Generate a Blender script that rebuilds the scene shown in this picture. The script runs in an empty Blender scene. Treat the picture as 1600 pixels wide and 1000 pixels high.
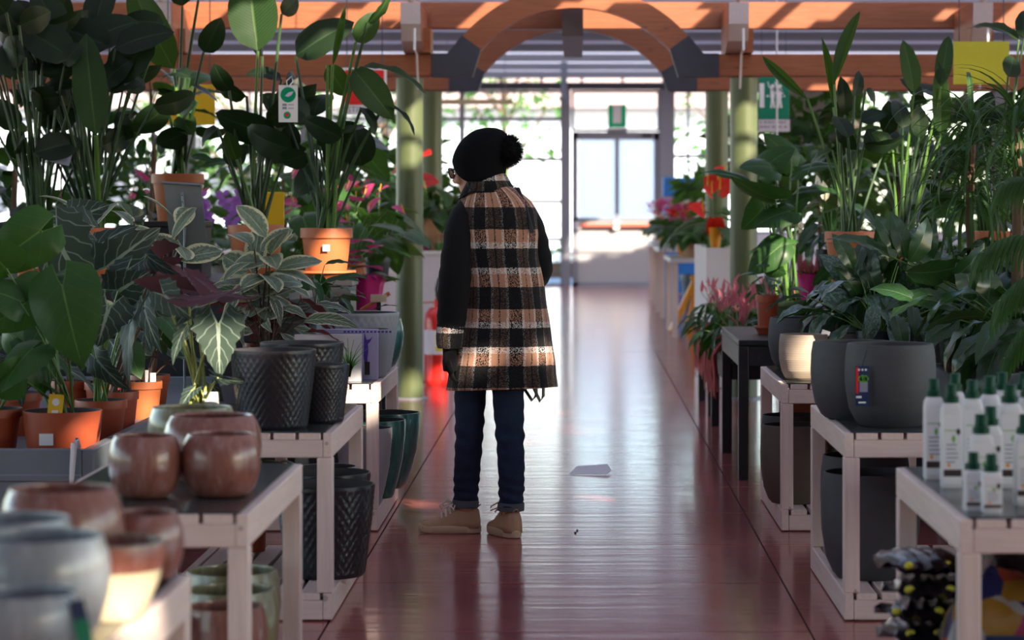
import bpy, bmesh, math, random
from mathutils import Vector, Matrix, Euler
R_ = random.Random(7)
PI = math.pi
sc = bpy.context.scene
COL = sc.collection

# ------------------------------------------------------------------ camera
cam_d = bpy.data.cameras.new('camera')
cam = bpy.data.objects.new('camera', cam_d)
COL.objects.link(cam)
cam.location = (0, 0, 1.34)
cam.rotation_euler = (PI/2, 0, 0)
cam_d.lens = 90
cam_d.sensor_width = 36
cam_d.shift_x = -0.0625
cam_d.shift_y = -0.109375
cam_d.clip_end = 400
cam_d.dof.use_dof = True
cam_d.dof.focus_distance = 10.45
cam_d.dof.aperture_fstop = 3.6
sc.camera = cam

# ------------------------------------------------------------------ light
SUN = Vector((0.50, -0.74, 0.45)).normalized()      # towards the sun
w = bpy.data.worlds.new('sky'); sc.world = w
w.use_nodes = True
nt = w.node_tree; nt.nodes.clear()
sky = nt.nodes.new('ShaderNodeTexSky'); sky.sky_type = 'NISHITA'
sky.sun_disc = False
sky.sun_elevation = math.asin(SUN.z)
sky.sun_rotation = math.atan2(SUN.x, SUN.y)
sky.air_density = 1.0; sky.dust_density = 1.0; sky.ozone_density = 1.0
bg = nt.nodes.new('ShaderNodeBackground'); bg.inputs['Strength'].default_value = 0.55
wo = nt.nodes.new('ShaderNodeOutputWorld')
nt.links.new(sky.outputs[0], bg.inputs[0]); nt.links.new(bg.outputs[0], wo.inputs[0])
sun_d = bpy.data.lights.new('sun', 'SUN'); sun_d.energy = 9.5; sun_d.angle = 0.016
sun_d.color = (1.0, 0.86, 0.68)
sun = bpy.data.objects.new('sun', sun_d); COL.objects.link(sun)
sun.rotation_euler = SUN.to_track_quat('Z', 'Y').to_euler()
sun.location = (8, -6, 12)
sc.view_settings.view_transform = 'Standard'
sc.view_settings.look = 'None'
sc.view_settings.gamma = 1
sc.view_settings.use_curve_mapping = False
sc.view_settings.exposure = 0.78
sc.cycles.use_denoising = True
sc.cycles.max_bounces = 10
sc.cycles.diffuse_bounces = 5
sc.cycles.transparent_max_bounces = 16
sc.cycles.caustics_reflective = False
sc.cycles.caustics_refractive = False
sc.cycles.sample_clamp_indirect = 8

F = 4000.0
def at(px, py, d): return Vector(((px-900)*d/F, d, 1.34-(py-325)*d/F))
def gx(px, d): return (px-900)*d/F
def gz(py, d): return 1.34-(py-325)*d/F

# ------------------------------------------------------------------ materials
class NT:
    """tiny node helper"""
    def __init__(s, name):
        s.m = bpy.data.materials.new(name); s.m.use_nodes = True
        s.t = s.m.node_tree; s.t.nodes.clear()
        s.out = s.t.nodes.new('ShaderNodeOutputMaterial')
    def n(s, typ, **kw):
        nd = s.t.nodes.new('ShaderNode'+typ)
        for k, v in kw.items(): setattr(nd, k, v)
        return nd
    def put(s, sock, v):
        if isinstance(v, bpy.types.NodeSocket): s.t.links.new(v, sock)
        elif isinstance(v, (tuple, list)) and len(v) == 3 and sock.type == 'RGBA': sock.default_value = (*v, 1)
        else: sock.default_value = v
    def math(s, op, a, b=0.0, c=None, clamp=False):
        nd = s.n('Math', operation=op, use_clamp=clamp); s.put(nd.inputs[0], a); s.put(nd.inputs[1], b)
        if c is not None: s.put(nd.inputs[2], c)
        return nd.outputs[0]
    def mix(s, f, a, b, blend='MIX'):
        nd = s.n('Mix', data_type='RGBA', blend_type=blend)
        s.put(nd.inputs[0], f); s.put(nd.inputs[6], a); s.put(nd.inputs[7], b)
        return nd.outputs[2]
    def ramp(s, f, stops, interp='LINEAR'):
        nd = s.n('ValToRGB'); cr = nd.color_ramp; cr.interpolation = interp
        while len(cr.elements) < len(stops): cr.elements.new(0.5)
        for e, (p, c) in zip(cr.elements, stops):
            e.position = p; e.color = (*c, 1) if len(c) == 3 else c
        s.put(nd.inputs[0], f); return nd.outputs[0]
    def noise(s, scale=5, detail=3, rough=.5, map_scale=None, coord='Object', dist=0):
        tc = s.n('TexCoord'); v = tc.outputs[coord]
        if map_scale:
            mp = s.n('Mapping'); s.put(mp.inputs[0], v); mp.inputs['Scale'].default_value = map_scale; v = mp.outputs[0]
        nd = s.n('TexNoise'); s.put(nd.inputs['Vector'], v); nd.inputs['Scale'].default_value = scale
        nd.inputs['Detail'].default_value = detail; nd.inputs['Roughness'].default_value = rough
        nd.inputs['Distortion'].default_value = dist
        return nd.outputs['Fac']
    def bump(s, h, strength=.3, dist=.01):
        nd = s.n('Bump'); nd.inputs['Strength'].default_value = strength; nd.inputs['Distance'].default_value = dist
        s.put(nd.inputs['Height'], h); return nd.outputs[0]
    def bsdf(s, color, rough=.5, metal=0, spec=.5, normal=None, coat=0, sheen=0, emit=None, es=0):
        b = s.n('BsdfPrincipled'); s.put(b.inputs['Base Color'], color); s.put(b.inputs['Roughness'], rough)
        b.inputs['Metallic'].default_value = metal; b.inputs['Specular IOR Level'].default_value = spec
        if normal is not None: s.put(b.inputs['Normal'], normal)
        if coat: b.inputs['Coat Weight'].default_value = coat; b.inputs['Coat Roughness'].default_value = .06
        if sheen: b.inputs['Sheen Weight'].default_value = sheen
        if emit: s.put(b.inputs['Emission Color'], emit); b.inputs['Emission Strength'].default_value = es
        return b.outputs[0]
    def end(s, sh):
        s.t.links.new(sh, s.out.inputs[0]); return s.m
    def mixsh(s, f, a, b):
        nd = s.n('MixShader'); s.put(nd.inputs[0], f); s.put(nd.inputs[1], a); s.put(nd.inputs[2], b); return nd.outputs[0]
    def uv(s):
        tc = s.n('TexCoord'); sp = s.n('SeparateXYZ'); s.put(sp.inputs[0], tc.outputs['UV'])
        return sp.outputs[0], sp.outputs[1]

def simple(name, color, rough=.5, metal=0, spec=.5, var=0.0, nscale=8, bump=0, bscale=60, mscale=None, coat=0, sheen=0):
    k = NT(name); c = color
    if var:
        f = k.noise(nscale, 4, .6, mscale)
        c = k.mix(f, tuple(max(0, x*(1-var)) for x in color), tuple(min(1, x*(1+var)) for x in color))
    nm = k.bump(k.noise(bscale, 3), bump, .004) if bump else None
    return k.end(k.bsdf(c, rough, metal, spec, nm, coat, sheen))

def wood_mat(name, a, b, rough=.6, grain=(2, 30, 30), knots=True):
    k = NT(name)
    f = k.noise(2.2, 5, .6, grain, dist=.6)
    c = k.ramp(f, [(.3, a), (.7, b)])
    if knots:
        v = k.n('TexVoronoi'); tc = k.n('TexCoord'); mp = k.n('Mapping'); mp.inputs['Scale'].default_value = tuple(g*.25+1 for g in grain)
        k.put(mp.inputs[0], tc.outputs['Object']); k.put(v.inputs['Vector'], mp.outputs[0]); v.inputs['Scale'].default_value = 1.3
        kn = k.math('LESS_THAN', v.outputs['Distance'], .11)
        c = k.mix(k.math('MULTIPLY', kn, .55), c, tuple(x*.35 for x in a))
    return k.end(k.bsdf(c, rough, normal=k.bump(f, .15, .003)))

M = {}
def leaf_mat(name, base, vein, vn=9, vw=.10, mid=.06, slant=.5, vstr=.5, edge=None, edge_in=.75, back=None, rough=.34, trans=.3, glow=None, mottled=None, bump=.25, spec=.3):
    k = NT(name)
    u, v = k.uv()
    d = k.math('ABSOLUTE', k.math('MULTIPLY_ADD', u, 2.0, -1.0))
    oi = k.n('ObjectInfo')
    val = k.math('MULTIPLY_ADD', oi.outputs['Random'], .7, .65)
    bc = k.mix(1.0, base, k.ramp(oi.outputs['Random'], [(0, (.72, .72, .72)), (.5, (1, 1, 1)), (1, (1.3, 1.22, 1.0))]), 'MULTIPLY')
    ns = k.noise(9, 3, .6)
    bc = k.mix(k.math('MULTIPLY', ns, .4), bc, tuple(x*.55 for x in base))
    if mottled:
        nf = k.noise(14, 3, .7, (1, .4, 1)); mk = k.math('GREATER_THAN', nf, .52)
        bc = k.mix(k.math('MULTIPLY', mk, .8), bc, mottled)
    if edge:
        nf = k.noise(16, 3, .7)
        e = k.math('GREATER_THAN', k.math('ADD', d, k.math('MULTIPLY', k.math('SUBTRACT', nf, .5), .7)), edge_in)
        bc = k.mix(k.math('MULTIPLY', e, .9), bc, edge)
    fr = k.math('FRACT', k.math('SUBTRACT', k.math('MULTIPLY', v, float(vn)), k.math('MULTIPLY', d, slant*vn*.25)))
    sv = k.math('LESS_THAN', k.math('ABSOLUTE', k.math('SUBTRACT', fr, .5)), vw/2)
    md = k.math('LESS_THAN', d, mid)
    mask = k.math('MAXIMUM', k.math('MULTIPLY', sv, vstr), k.math('MULTIPLY', md, min(1, vstr+.45)))
    c = k.mix(mask, bc, vein)
    if back:
        ge = k.n('NewGeometry'); c = k.mix(ge.outputs['Backfacing'], c, back)
    p = k.bsdf(c, rough+.06, 0, spec, k.bump(k.math('ADD', k.math('MULTIPLY', fr, .4), mask), bump, .004))
    t = k.n('BsdfTranslucent'); k.put(t.inputs[0], k.mix(.5, c, glow or tuple(min(1, x*1.6) for x in base)))
    return k.end(k.mixsh(trans, p, t.outputs[0]))

def init_mats():
    M['pine'] = wood_mat('pale_pine', (.62, .44, .36), (.74, .56, .47), .55, (30, 2, 30))
    M['timber'] = wood_mat('varnished_timber', (.215, .064, .024), (.30, .100, .042), .45, (2, 25, 25))
    M['timber_long'] = wood_mat('varnished_timber_length', (.22, .060, .024), (.30, .09, .04), .45, (25, 2, 25))
    M['endgrain'] = simple('pale_end_grain', (.55, .47, .47), .7, var=.25, nscale=30, mscale=(6, 6, 1))
    M['steel_plate'] = simple('dark_steel_plate', (.045, .045, .06), .55, .3, var=.2)
    M['column'] = simple('sage_green_paint', (.082, .102, .042), .38, var=.06, nscale=3)
    M['black'] = simple('black_satin', (.008, .009, .012), .4)
    M['blackwood'] = simple('black_stained_wood', (.012, .012, .016), .42, var=.3, nscale=20)
    M['mat'] = simple('dark_grey_glossy_mat', (.05, .055, .06), .16, var=.25, nscale=12, bump=.15)
    M['galv'] = simple('galvanised_steel', (.21, .24, .28), .42, .6, var=.2, nscale=5)
    M['galv_dark'] = simple('grey_green_sheet_metal', (.19, .21, .22), .45, .5, var=.15)
    M['terracotta'] = simple('terracotta_plastic', (.50, .135, .045), .5, var=.15, nscale=5)
    M['terracotta_dark'] = simple('red_terracotta_plastic', (.40, .075, .03), .45, var=.15, nscale=5)
    M['soil'] = simple('potting_soil', (.03, .02, .014), .95, var=.5, nscale=60, bump=.8, bscale=90)
    M['hanger'] = simple('grey_brown_steel', (.15, .12, .12), .5, .2)
    M['anthracite'] = simple('anthracite_pot', (.055, .057, .066), .62, var=.25, nscale=6, bump=.2, bscale=80, mscale=(1, 1, 6))
    M['blackpot'] = simple('black_textured_pot', (.013, .013, .018), .34, var=.2)
    M['nursery'] = simple('black_nursery_plastic', (.018, .02, .027), .45)
    M['tan'] = simple('tan_ribbed_pot', (.36, .29, .23), .65, var=.12, nscale=10, mscale=(1, 1, 20))
    M['taupe'] = simple('taupe_pot', (.12, .095, .075), .6, var=.2, nscale=6, mscale=(1, 1, 6))
    M['greypot'] = simple('pale_grey_textured_pot', (.40, .42, .45), .5, var=.12)
    M['potin'] = simple('pot_inside', (.05, .045, .05), .7)
    M['greenpot'] = simple('olive_green_plastic', (.07, .11, .035), .45)
    for nm, a, b, c in (('brown_glaze', (.15, .045, .032), (.25, .095, .072), (.38, .25, .25)),
                        ('olive_glaze', (.10, .09, .045), (.22, .20, .10), (.36, .40, .40)),
                        ('teal_glaze', (.008, .05, .05), (.02, .12, .11), (.10, .30, .26)),
                        ('pearl_glaze', (.20, .22, .24), (.27, .29, .32), (.40, .42, .46))):
        k = NT(nm)
        f = k.noise(3, 5, .65, (14, 14, 1.6), dist=.4)
        cc = k.ramp(f, [(.25, a), (.52, b), (.8, c)])
        M[nm] = k.end(k.bsdf(cc, .30, coat=.3, normal=k.bump(k.noise(2.0, 3, .5, (10, 10, 2)), .2, .006)))
    M['cream'] = simple('cream_glaze', (.72, .62, .42), .25, coat=.4, var=.12, nscale=5)
    M['white'] = simple('white_paint', (.72, .71, .73), .5, var=.04)
    M['lilac_white'] = simple('white_laminate', (.60, .58, .63), .45, var=.05)
    M['card'] = simple('white_card', (.78, .77, .80), .6)
    M['lilac'] = simple('pale_lilac_card', (.55, .53, .76), .6)
    M['purple'] = simple('purple_print', (.10, .05, .42), .6)
    M['kraft'] = simple('kraft_paper', (.55, .33, .20), .75, var=.2, nscale=20, bump=.5, bscale=25)
    M['yellow'] = simple('yellow_sign_board', (.75, .46, .01), .5)
    M['lemon'] = simple('lemon_board', (.72, .66, .05), .35, var=.15, nscale=3)
    M['wet'] = simple('orange_yellow_plastic', (.80, .30, .01), .45)
    M['signgreen'] = simple('safety_green', (.0, .20, .11), .4)
    k = NT('bright_safety_green'); tl = k.n('BsdfTranslucent'); tl.inputs[0].default_value = (.0, .62, .34, 1)
    M['signgreen_b'] = k.end(k.mixsh(.5, k.bsdf((.0, .40, .22), .4), tl.outputs[0]))
    M['red'] = simple('red_paint', (.62, .02, .015), .28, coat=.4)
    M['signred'] = simple('sign_red', (.75, .015, .015), .45)
    M['alu'] = simple('grey_aluminium', (.26, .27, .31), .45, .4)
    M['alu_dark'] = simple('dark_aluminium', (.09, .10, .13), .45, .4)
    M['doorgrey'] = simple('grey_door_panel', (.42, .41, .42), .45, var=.04)
    M['green_text'] = simple('leaf_green_print', (.12, .42, .06), .5)
    M['greycode'] = simple('grey_print', (.25, .26, .36), .6)
    M['brown_print'] = simple('brown_print', (.05, .025, .025), .6)
    M['darkgreen'] = simple('dark_green_cap', (.003, .055, .028), .45, spec=.2)
    M['blue_tag'] = simple('navy_tag', (.01, .03, .10), .3)
    M['bluecrate'] = simple('blue_plastic', (.02, .18, .55), .5)
    M['pinkwrap'] = simple('magenta_wrap', (.62, .03, .22), .4)
    M['redfoil'] = simple('red_raffia', (.50, .08, .09), .5, var=.3, nscale=30)
    M['purplewrap'] = simple('violet_wrap', (.30, .12, .62), .4)
    # glass
    k = NT('clear_glass'); tr = k.n('BsdfTransparent'); tr.inputs[0].default_value = (.93, .96, .96, 1)
    gl = k.n('BsdfGlossy'); gl.inputs['Roughness'].default_value = .02
    fr = k.n('Fresnel'); fr.inputs[0].default_value = 1.45
    M['glass'] = k.end(k.mixsh(fr.outputs[0], tr.outputs[0], gl.outputs[0]))
    k = NT('frosted_glass'); tr = k.n('BsdfTransparent'); tl = k.n('BsdfTranslucent'); tl.inputs[0].default_value = (.50, .54, .62, 1)
    tr.inputs[0].default_value = (.70, .76, .86, 1)
    M['frost'] = k.end(k.mixsh(.82, tr.outputs[0], tl.outputs[0]))
    k = NT('translucent_roof_sheet'); df = k.bsdf((.70, .69, .73), .5); tl = k.n('BsdfTranslucent'); tl.inputs[0].default_value = (.40, .40, .46, 1)
    M['sheet'] = k.end(k.mixsh(.50, df, tl.outputs[0]))
    k = NT('light_cutting_roof'); df = k.bsdf((.40, .40, .44), .7); tl = k.n('BsdfTranslucent'); tl.inputs[0].default_value = (.62, .64, .74, 1)
    M['roofdark'] = k.end(k.mixsh(.11, df, tl.outputs[0]))  # unseen front roof, made near opaque to darken the foreground
    # floor
    k = NT('polished_red_concrete')
    n1 = k.noise(1.1, 4, .6); n2 = k.noise(7, 4, .65)
    c = k.ramp(n1, [(.3, (.27, .062, .060)), (.7, (.37, .096, .090))])
    c = k.mix(k.math('MULTIPLY', n2, .35), c, (.42, .16, .15))
    rg = k.math('MULTIPLY_ADD', k.noise(2.3, 3, .6), .09, .10)
    hb = k.noise(3.2, 4, .6, (.30, 2.6, 1))
    M['floor'] = k.end(k.bsdf(c, rg, 0, .8, k.bump(hb, .17, .012)))
    M['joint'] = simple('dark_joint', (.03, .015, .015), .8)
    M['outground'] = simple('pale_paving', (.30, .31, .33), .8, var=.15)
    # leaves
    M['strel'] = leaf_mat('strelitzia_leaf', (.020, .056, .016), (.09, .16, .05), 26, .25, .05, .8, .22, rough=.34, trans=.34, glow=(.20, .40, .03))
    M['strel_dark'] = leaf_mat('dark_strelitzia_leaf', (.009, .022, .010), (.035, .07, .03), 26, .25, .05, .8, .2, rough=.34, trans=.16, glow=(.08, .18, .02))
    M['heart'] = leaf_mat('heart_leaf', (.028, .085, .020), (.12, .23, .06), 7, .05, .03, 1.0, .2, rough=.30, trans=.22, glow=(.12, .32, .03))
    M['aloc'] = leaf_mat('alocasia_leaf', (.036, .060, .048), (.26, .33, .26), 6, .10, .08, 1.1, .6, rough=.4, trans=.12, back=(.10, .035, .05))
    M['ficus'] = leaf_mat('variegated_ficus_leaf', (.15, .21, .15), (.48, .52, .36), 10, .08, .05, .8, .25, edge=(.74, .70, .44), edge_in=.72, mottled=(.23, .29, .22), rough=.3, trans=.2)
    M['strom'] = leaf_mat('stromanthe_leaf', (.07, .13, .07), (.60, .52, .46), 8, .2, .05, 1.2, .4, edge=(.52, .50, .42), edge_in=.8, back=(.28, .02, .05), rough=.35, trans=.15)
    M['aglao'] = leaf_mat('dark_glossy_leaf', (.015, .060, .012), (.06, .14, .03), 8, .08, .05, .8, .2, rough=.32, trans=.2, glow=(.06, .2, .01))
    M['spath'] = leaf_mat('peace_lily_leaf', (.022, .068, .022), (.09, .17, .06), 9, .07, .04, .9, .35, rough=.20, trans=.2, glow=(.10, .25, .02), spec=.65)
    M['spath_silver'] = leaf_mat('silvery_leaf', (.050, .105, .070), (.14, .24, .12), 9, .1, .05, .9, .3, mottled=(.16, .25, .20), rough=.22, trans=.15, spec=.65)
    M['grass'] = leaf_mat('strap_leaf', (.045, .105, .04), (.12, .22, .08), 2, .02, .12, .5, .3, rough=.34, trans=.3, glow=(.16, .35, .04))
    M['anth'] = leaf_mat('anthurium_leaf', (.030, .090, .022), (.10, .2, .06), 7, .06, .04, .9, .3, rough=.3, trans=.25, glow=(.16, .36, .03))
    M['bgleaf'] = leaf_mat('garden_leaf', (.06, .16, .035), (.10, .2, .06), 5, .06, .05, .9, .2, rough=.5, trans=.35, glow=(.25, .5, .06))
    M['redspathe'] = leaf_mat('red_spathe', (.62, .018, .010), (.7, .1, .05), 5, .05, .03, .8, .2, rough=.3, trans=.25, glow=(.9, .06, .02))
    M['pinkspathe'] = leaf_mat('pink_spathe', (.62, .16, .22), (.7, .4, .4), 5, .05, .03, .8, .2, rough=.4, trans=.3, glow=(.9, .3, .35))
    M['magspathe'] = leaf_mat('deep_pink_spathe', (.55, .05, .20), (.7, .3, .4), 5, .05, .03, .8, .2, rough=.35, trans=.3, glow=(.9, .12, .35))
    M['violetpetal'] = leaf_mat('violet_petal', (.40, .16, .60), (.6, .4, .7), 5, .05, .03, .8, .2, rough=.45, trans=.35, glow=(.6, .25, .9))
    M['whitespathe'] = leaf_mat('white_spathe', (.78, .78, .70), (.7, .75, .6), 5, .05, .03, .8, .1, rough=.4, trans=.3, glow=(.9, .9, .8))
    M['stem'] = simple('green_stem', (.09, .19, .035), .4, var=.2, nscale=6)
    M['stem_dark'] = simple('dark_green_stem', (.028, .065, .02), .4, var=.2, nscale=6)
    M['stem_pale'] = simple('pale_stem', (.34, .38, .10), .42, var=.2, nscale=6)
    M['stem_brown'] = simple('brown_stem', (.10, .05, .03), .6, var=.3, nscale=20)
    M['bark'] = simple('brown_bark', (.13, .075, .045), .8, var=.4, nscale=14, bump=.8, bscale=30)
# ------------------------------------------------------------------ mesh helpers
class MB:
    def __init__(s): s.v = []; s.f = []; s.mi = []; s.uv = None; s.ct = 0
    def add(s, vs, fs, mi=0, uvs=None):
        o = len(s.v); s.v += [tuple(p) for p in vs]
        s.f += [tuple(i+o for i in f) for f in fs]; s.mi += [mi]*len(fs)
        if uvs is not None:
            if s.uv is None: s.uv = {}
            for i, q in enumerate(uvs): s.uv[o+i] = q
        return s
    def box(s, x0, x1, y0, y1, z0, z1, mi=0, mtx=None):
        vs = [Vector((x, y, z)) for z in (z0, z1) for y in (y0, y1) for x in (x0, x1)]
        if mtx: vs = [mtx @ p for p in vs]
        return s.add(vs, [(0, 2, 3, 1), (4, 5, 7, 6), (0, 1, 5, 4), (2, 6, 7, 3), (0, 4, 6, 2), (1, 3, 7, 5)], mi)
    def loft(s, rings, closed=True, cap0=True, cap1=True, mi=0, uvs=None):
        n = len(rings[0]); o = []
        vs = [p for r in rings for p in r]; fs = []
        for i in range(len(rings)-1):
            for j in range(n if closed else n-1):
                k = (j+1) % n
                fs.append((i*n+j, i*n+k, (i+1)*n+k, (i+1)*n+j))
        if cap0: fs.append(tuple(range(n-1, -1, -1)))
        if cap1: fs.append(tuple((len(rings)-1)*n+j for j in range(n)))
        return s.add(vs, fs, mi, uvs)
    def lathe(s, prof, n=40, c=(0, 0, 0), mi=0, disp=None, cap0=True, cap1=False):
        rings = []
        for i, (r, z) in enumerate(prof):
            ring = []
            for j in range(n):
                a = 2*PI*j/n; rr = r*(disp(a, i, z) if disp else 1)
                ring.append((c[0]+rr*math.cos(a), c[1]+rr*math.sin(a), c[2]+z))
            rings.append(ring)
        return s.loft(rings, True, cap0, cap1, mi)
    def tube(s, path, rad, n=6, mi=0, caps=True):
        path = [Vector(p) for p in path]; rings = []
        up = Vector((0.13, 0.97, 0.2))
        for i, p in enumerate(path):
            d = (path[min(i+1, len(path)-1)]-path[max(i-1, 0)])
            if d.length < 1e-9: d = Vector((0, 0, 1))
            d.normalize()
            x = d.cross(up)
            if x.length < .05: x = d.cross(Vector((1, 0, 0)))
            x.normalize(); y = x.cross(d)
            r = rad[i] if isinstance(rad, (list, tuple)) else rad
            rings.append([p+(x*math.cos(2*PI*k/n)+y*math.sin(2*PI*k/n))*r for k in range(n)])
        return s.loft(rings, True, caps, caps, mi)
    def ball(s, c, r, nu=14, nv=9, mi=0, sc3=(1, 1, 1), mtx=None):
        rings = []
        for i in range(nv+1):
            t = PI*(i/nv); t = min(max(t, .02), PI-.02)
            ring = []
            for j in range(nu):
                a = 2*PI*j/nu
                p = Vector((r*sc3[0]*math.sin(t)*math.cos(a), r*sc3[1]*math.sin(t)*math.sin(a), -r*sc3[2]*math.cos(t)))
                if mtx: p = mtx @ p
                ring.append(p+Vector(c))
            rings.append(ring)
        return s.loft(rings, True, True, True, mi)
    def disc(s, c, r, axis='Y', n=20, mi=0, rz=None):
        rz = rz or r; vs = []
        for j in range(n):
            a = 2*PI*j/n
            vs.append((c[0]+r*math.cos(a), c[1], c[2]+rz*math.sin(a)) if axis == 'Y' else (c[0]+r*math.cos(a), c[1]+rz*math.sin(a), c[2]))
        return s.add(vs, [tuple(range(n))], mi)
    def poly(s, pts, thick=0, axis='Y', mi=0):
        """polygon of (x,z) points at y=0, given thickness along y"""
        n = len(pts)
        if thick <= 0: return s.add([(x, 0, z) for x, z in pts], [tuple(range(n))], mi)
        vs = [(x, 0, z) for x, z in pts]+[(x, thick, z) for x, z in pts]
        fs = [tuple(range(n)), tuple(range(2*n-1, n-1, -1))]+[(j, j+n, (j+1) % n+n, (j+1) % n) for j in range(n)]
        return s.add(vs, fs, mi)
    def mesh(s, name, mats, smooth=True, sharp=38):
        me = bpy.data.meshes.new(name); me.from_pydata(s.v, [], s.f)
        for m in (mats if isinstance(mats, (list, tuple)) else [mats]): me.materials.append(M[m] if isinstance(m, str) else m)
        if any(s.mi): me.polygons.foreach_set('material_index', s.mi)
        if s.uv is not None:
            ul = me.uv_layers.new(name='UVMap'); li = [0]*len(me.loops); me.loops.foreach_get('vertex_index', li)
            fl = []
            for i in li: fl += s.uv.get(i, (0, 0))
            ul.data.foreach_set('uv', fl)
        bm = bmesh.new(); bm.from_mesh(me)
        if s.uv is None: bmesh.ops.recalc_face_normals(bm, faces=bm.faces)
        bm.to_mesh(me); bm.free()
        if smooth:
            me.polygons.foreach_set('use_smooth', [True]*len(me.polygons))
            if sharp: me.set_sharp_from_angle(angle=math.radians(sharp))
        me.update()
        return me

def link(o, parent=None):
    COL.objects.link(o)
    if parent is not None: o.parent = parent
    return o
def ob(name, me, parent=None, loc=None, rot=None):
    o = bpy.data.objects.new(name, me); link(o, parent)
    if loc is not None: o.location = loc
    if rot is not None: o.rotation_euler = rot
    return o
def part(name, mb, mats, parent=None, smooth=True, loc=None, rot=None, label=None, sharp=38):
    o = ob(name, mb.mesh(name, mats, smooth, sharp), parent, loc, rot)
    if label: o['label'] = label
    return o
def tag(o, label, cat, group=None):
    o['label'] = label; o['category'] = cat
    if group: o['group'] = group
    return o
def thing(name, label, cat, loc=(0, 0, 0), rz=0, group=None):
    o = bpy.data.objects.new(name, None); COL.objects.link(o); o.empty_display_size = .1
    o.location = loc; o.rotation_euler = (0, 0, rz)
    return tag(o, label, cat, group)
def struct(name, mb, mats, parent=None, smooth=False):
    o = part(name, mb, mats, parent, smooth)
    if parent is None: o['kind'] = 'structure'
    return o
def copy_tree(o, parent=None):
    c = o.copy(); COL.objects.link(c); c.parent = parent
    for ch in list(o.children): copy_tree(ch, c)
    return c
def bevel(me, wd, seg=1):
    bm = bmesh.new(); bm.from_mesh(me)
    bmesh.ops.bevel(bm, geom=bm.edges[:]+bm.verts[:], offset=wd, segments=seg, affect='EDGES', profile=.5)
    bm.to_mesh(me); bm.free(); return me
def bbox(name, x0, x1, y0, y1, z0, z1, mat, parent, bv=.003, label=None):
    me = MB().box(x0, x1, y0, y1, z0, z1).mesh(name, mat, False)
    if bv: bevel(me, bv)
    o = ob(name, me, parent)
    if label: o['label'] = label
    return o

# ------------------------------------------------------------------ pots
SHAPES = {
 'taper': [(.76, 0), (.80, .03), (.86, .3), (.93, .6), (.985, .93), (1, .955), (1, 1)],
 'bowl': [(.55, 0), (.70, .04), (.86, .15), (.97, .38), (1, .55), (.97, .76), (.90, .9), (.845, .97), (.83, 1)],
 'egg': [(.66, 0), (.76, .05), (.90, .2), (.985, .45), (1, .62), (.985, .85), (.95, .97), (.94, 1)],
 'vase': [(.56, 0), (.62, .04), (.76, .25), (.90, .5), (.98, .8), (1, .95), (.99, 1)],
 'jar': [(.60, 0), (.70, .05), (.86, .22), (.96, .45), (1, .66), (.97, .84), (.91, .96), (.90, 1)],
 'nursery': [(.74, 0), (.76, .02), (.92, .78), (.925, .80), (1, .805), (1, .98), (.99, 1)],
 'straight': [(.86, 0), (.88, .02), (.95, .5), (1, .97), (1, 1)],
}
def refine(p, k):
    out = []
    for (a, b) in zip(p[:-1], p[1:]):
        m = max(1, int(k*max(abs(b[1]-a[1]), .02)))
        for i in range(m): out.append((a[0]+(b[0]-a[0])*i/m, a[1]+(b[1]-a[1])*i/m))
    return out+[p[-1]]
def pot_mesh(shape, R, H, mats, pattern=None, th=.055, depth=.85, n=44):
    p = SHAPES[shape]
    if pattern == 'diamond':
        p = refine(p, 62); n = 216
        def disp(a, i, z):
            if i >= no or z < .03*H or z > .95*H: return 1
            k = 36; q = z/R*14
            return 1+.017*(abs(math.sin(a*k/2+q)*math.sin(a*k/2-q))**.7-.4)
    elif pattern == 'scale':
        p = refine(p, 40); n = 120
        def disp(a, i, z):
            if i >= no or z < .03*H or z > .95*H: return 1
            row = z/R*6; rr = math.floor(row); fr = row-rr
            c = abs(math.sin(a*15+(rr % 2)*PI/2))
            return 1+.022*(1-fr)*c-.01
    elif pattern == 'rib':
        p = refine(p, 60)
        def disp(a, i, z): return 1+(.004*math.sin(z/R*70) if i < no else 0)
    else: disp = None
    no = len(p)
    pr = [(r*R, z*H) for r, z in p]
    rt = pr[-1][0]; t = th*R
    m = MB(); m.lathe(pr+[(rt-t*.3, H+t*.15), (rt-t*.8, H-.0)], n, disp=disp, cap0=True)
    inner = [(rt-t*.8, H), (rt-t, H*.97)]
    def rad(zf):
        for (a, b) in zip(p[:-1], p[1:]):
            if a[1] <= zf <= b[1]: return (a[0]+(b[0]-a[0])*(zf-a[1])/max(1e-6, b[1]-a[1]))*R
        return p[0][0]*R
    for zf in (.8, .5, .25, max(.1, 1-depth)): inner.append((max(.3*R, rad(zf)-t*1.1), H*zf))
    m2 = MB(); m2.lathe(inner, n, cap0=False, cap1=True, mi=1)
    m.add(m2.v, m2.f, 1)
    return m.mesh('planter', mats)
POTS = []
def planter(label, x, y, z, R, H, shape, mats, pattern=None, group=None, cat='plant pot', name='planter', rz=0, **kw):
    o = ob(name, pot_mesh(shape, R, H, mats, pattern, **kw), None, (x, y, z), (0, 0, rz))
    return tag(o, label, cat, group)
def pot_part(root, R, H, mat, shape='nursery', soil=True, saucer=None, z=0, label=None):
    if saucer:
        m = MB(); m.lathe([(R*.8, 0), (R*1.02, .028), (R*1.14, .034), (R*1.14, .045), (R*1.06, .045), (R*.8, .012)], 36, cap1=True)
        part('saucer', m, mat, root); z += .012
    o = ob('pot', pot_mesh(shape, R, H, [mat, 'potin'], depth=.6), root, (0, 0, z))
    if label: o['label'] = label
    if soil:
        m = MB(); m.disc((0, 0, z+H*.9), R*.86, 'Z', 24); part('soil', m, 'soil', root)
    return z+H*.9

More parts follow.
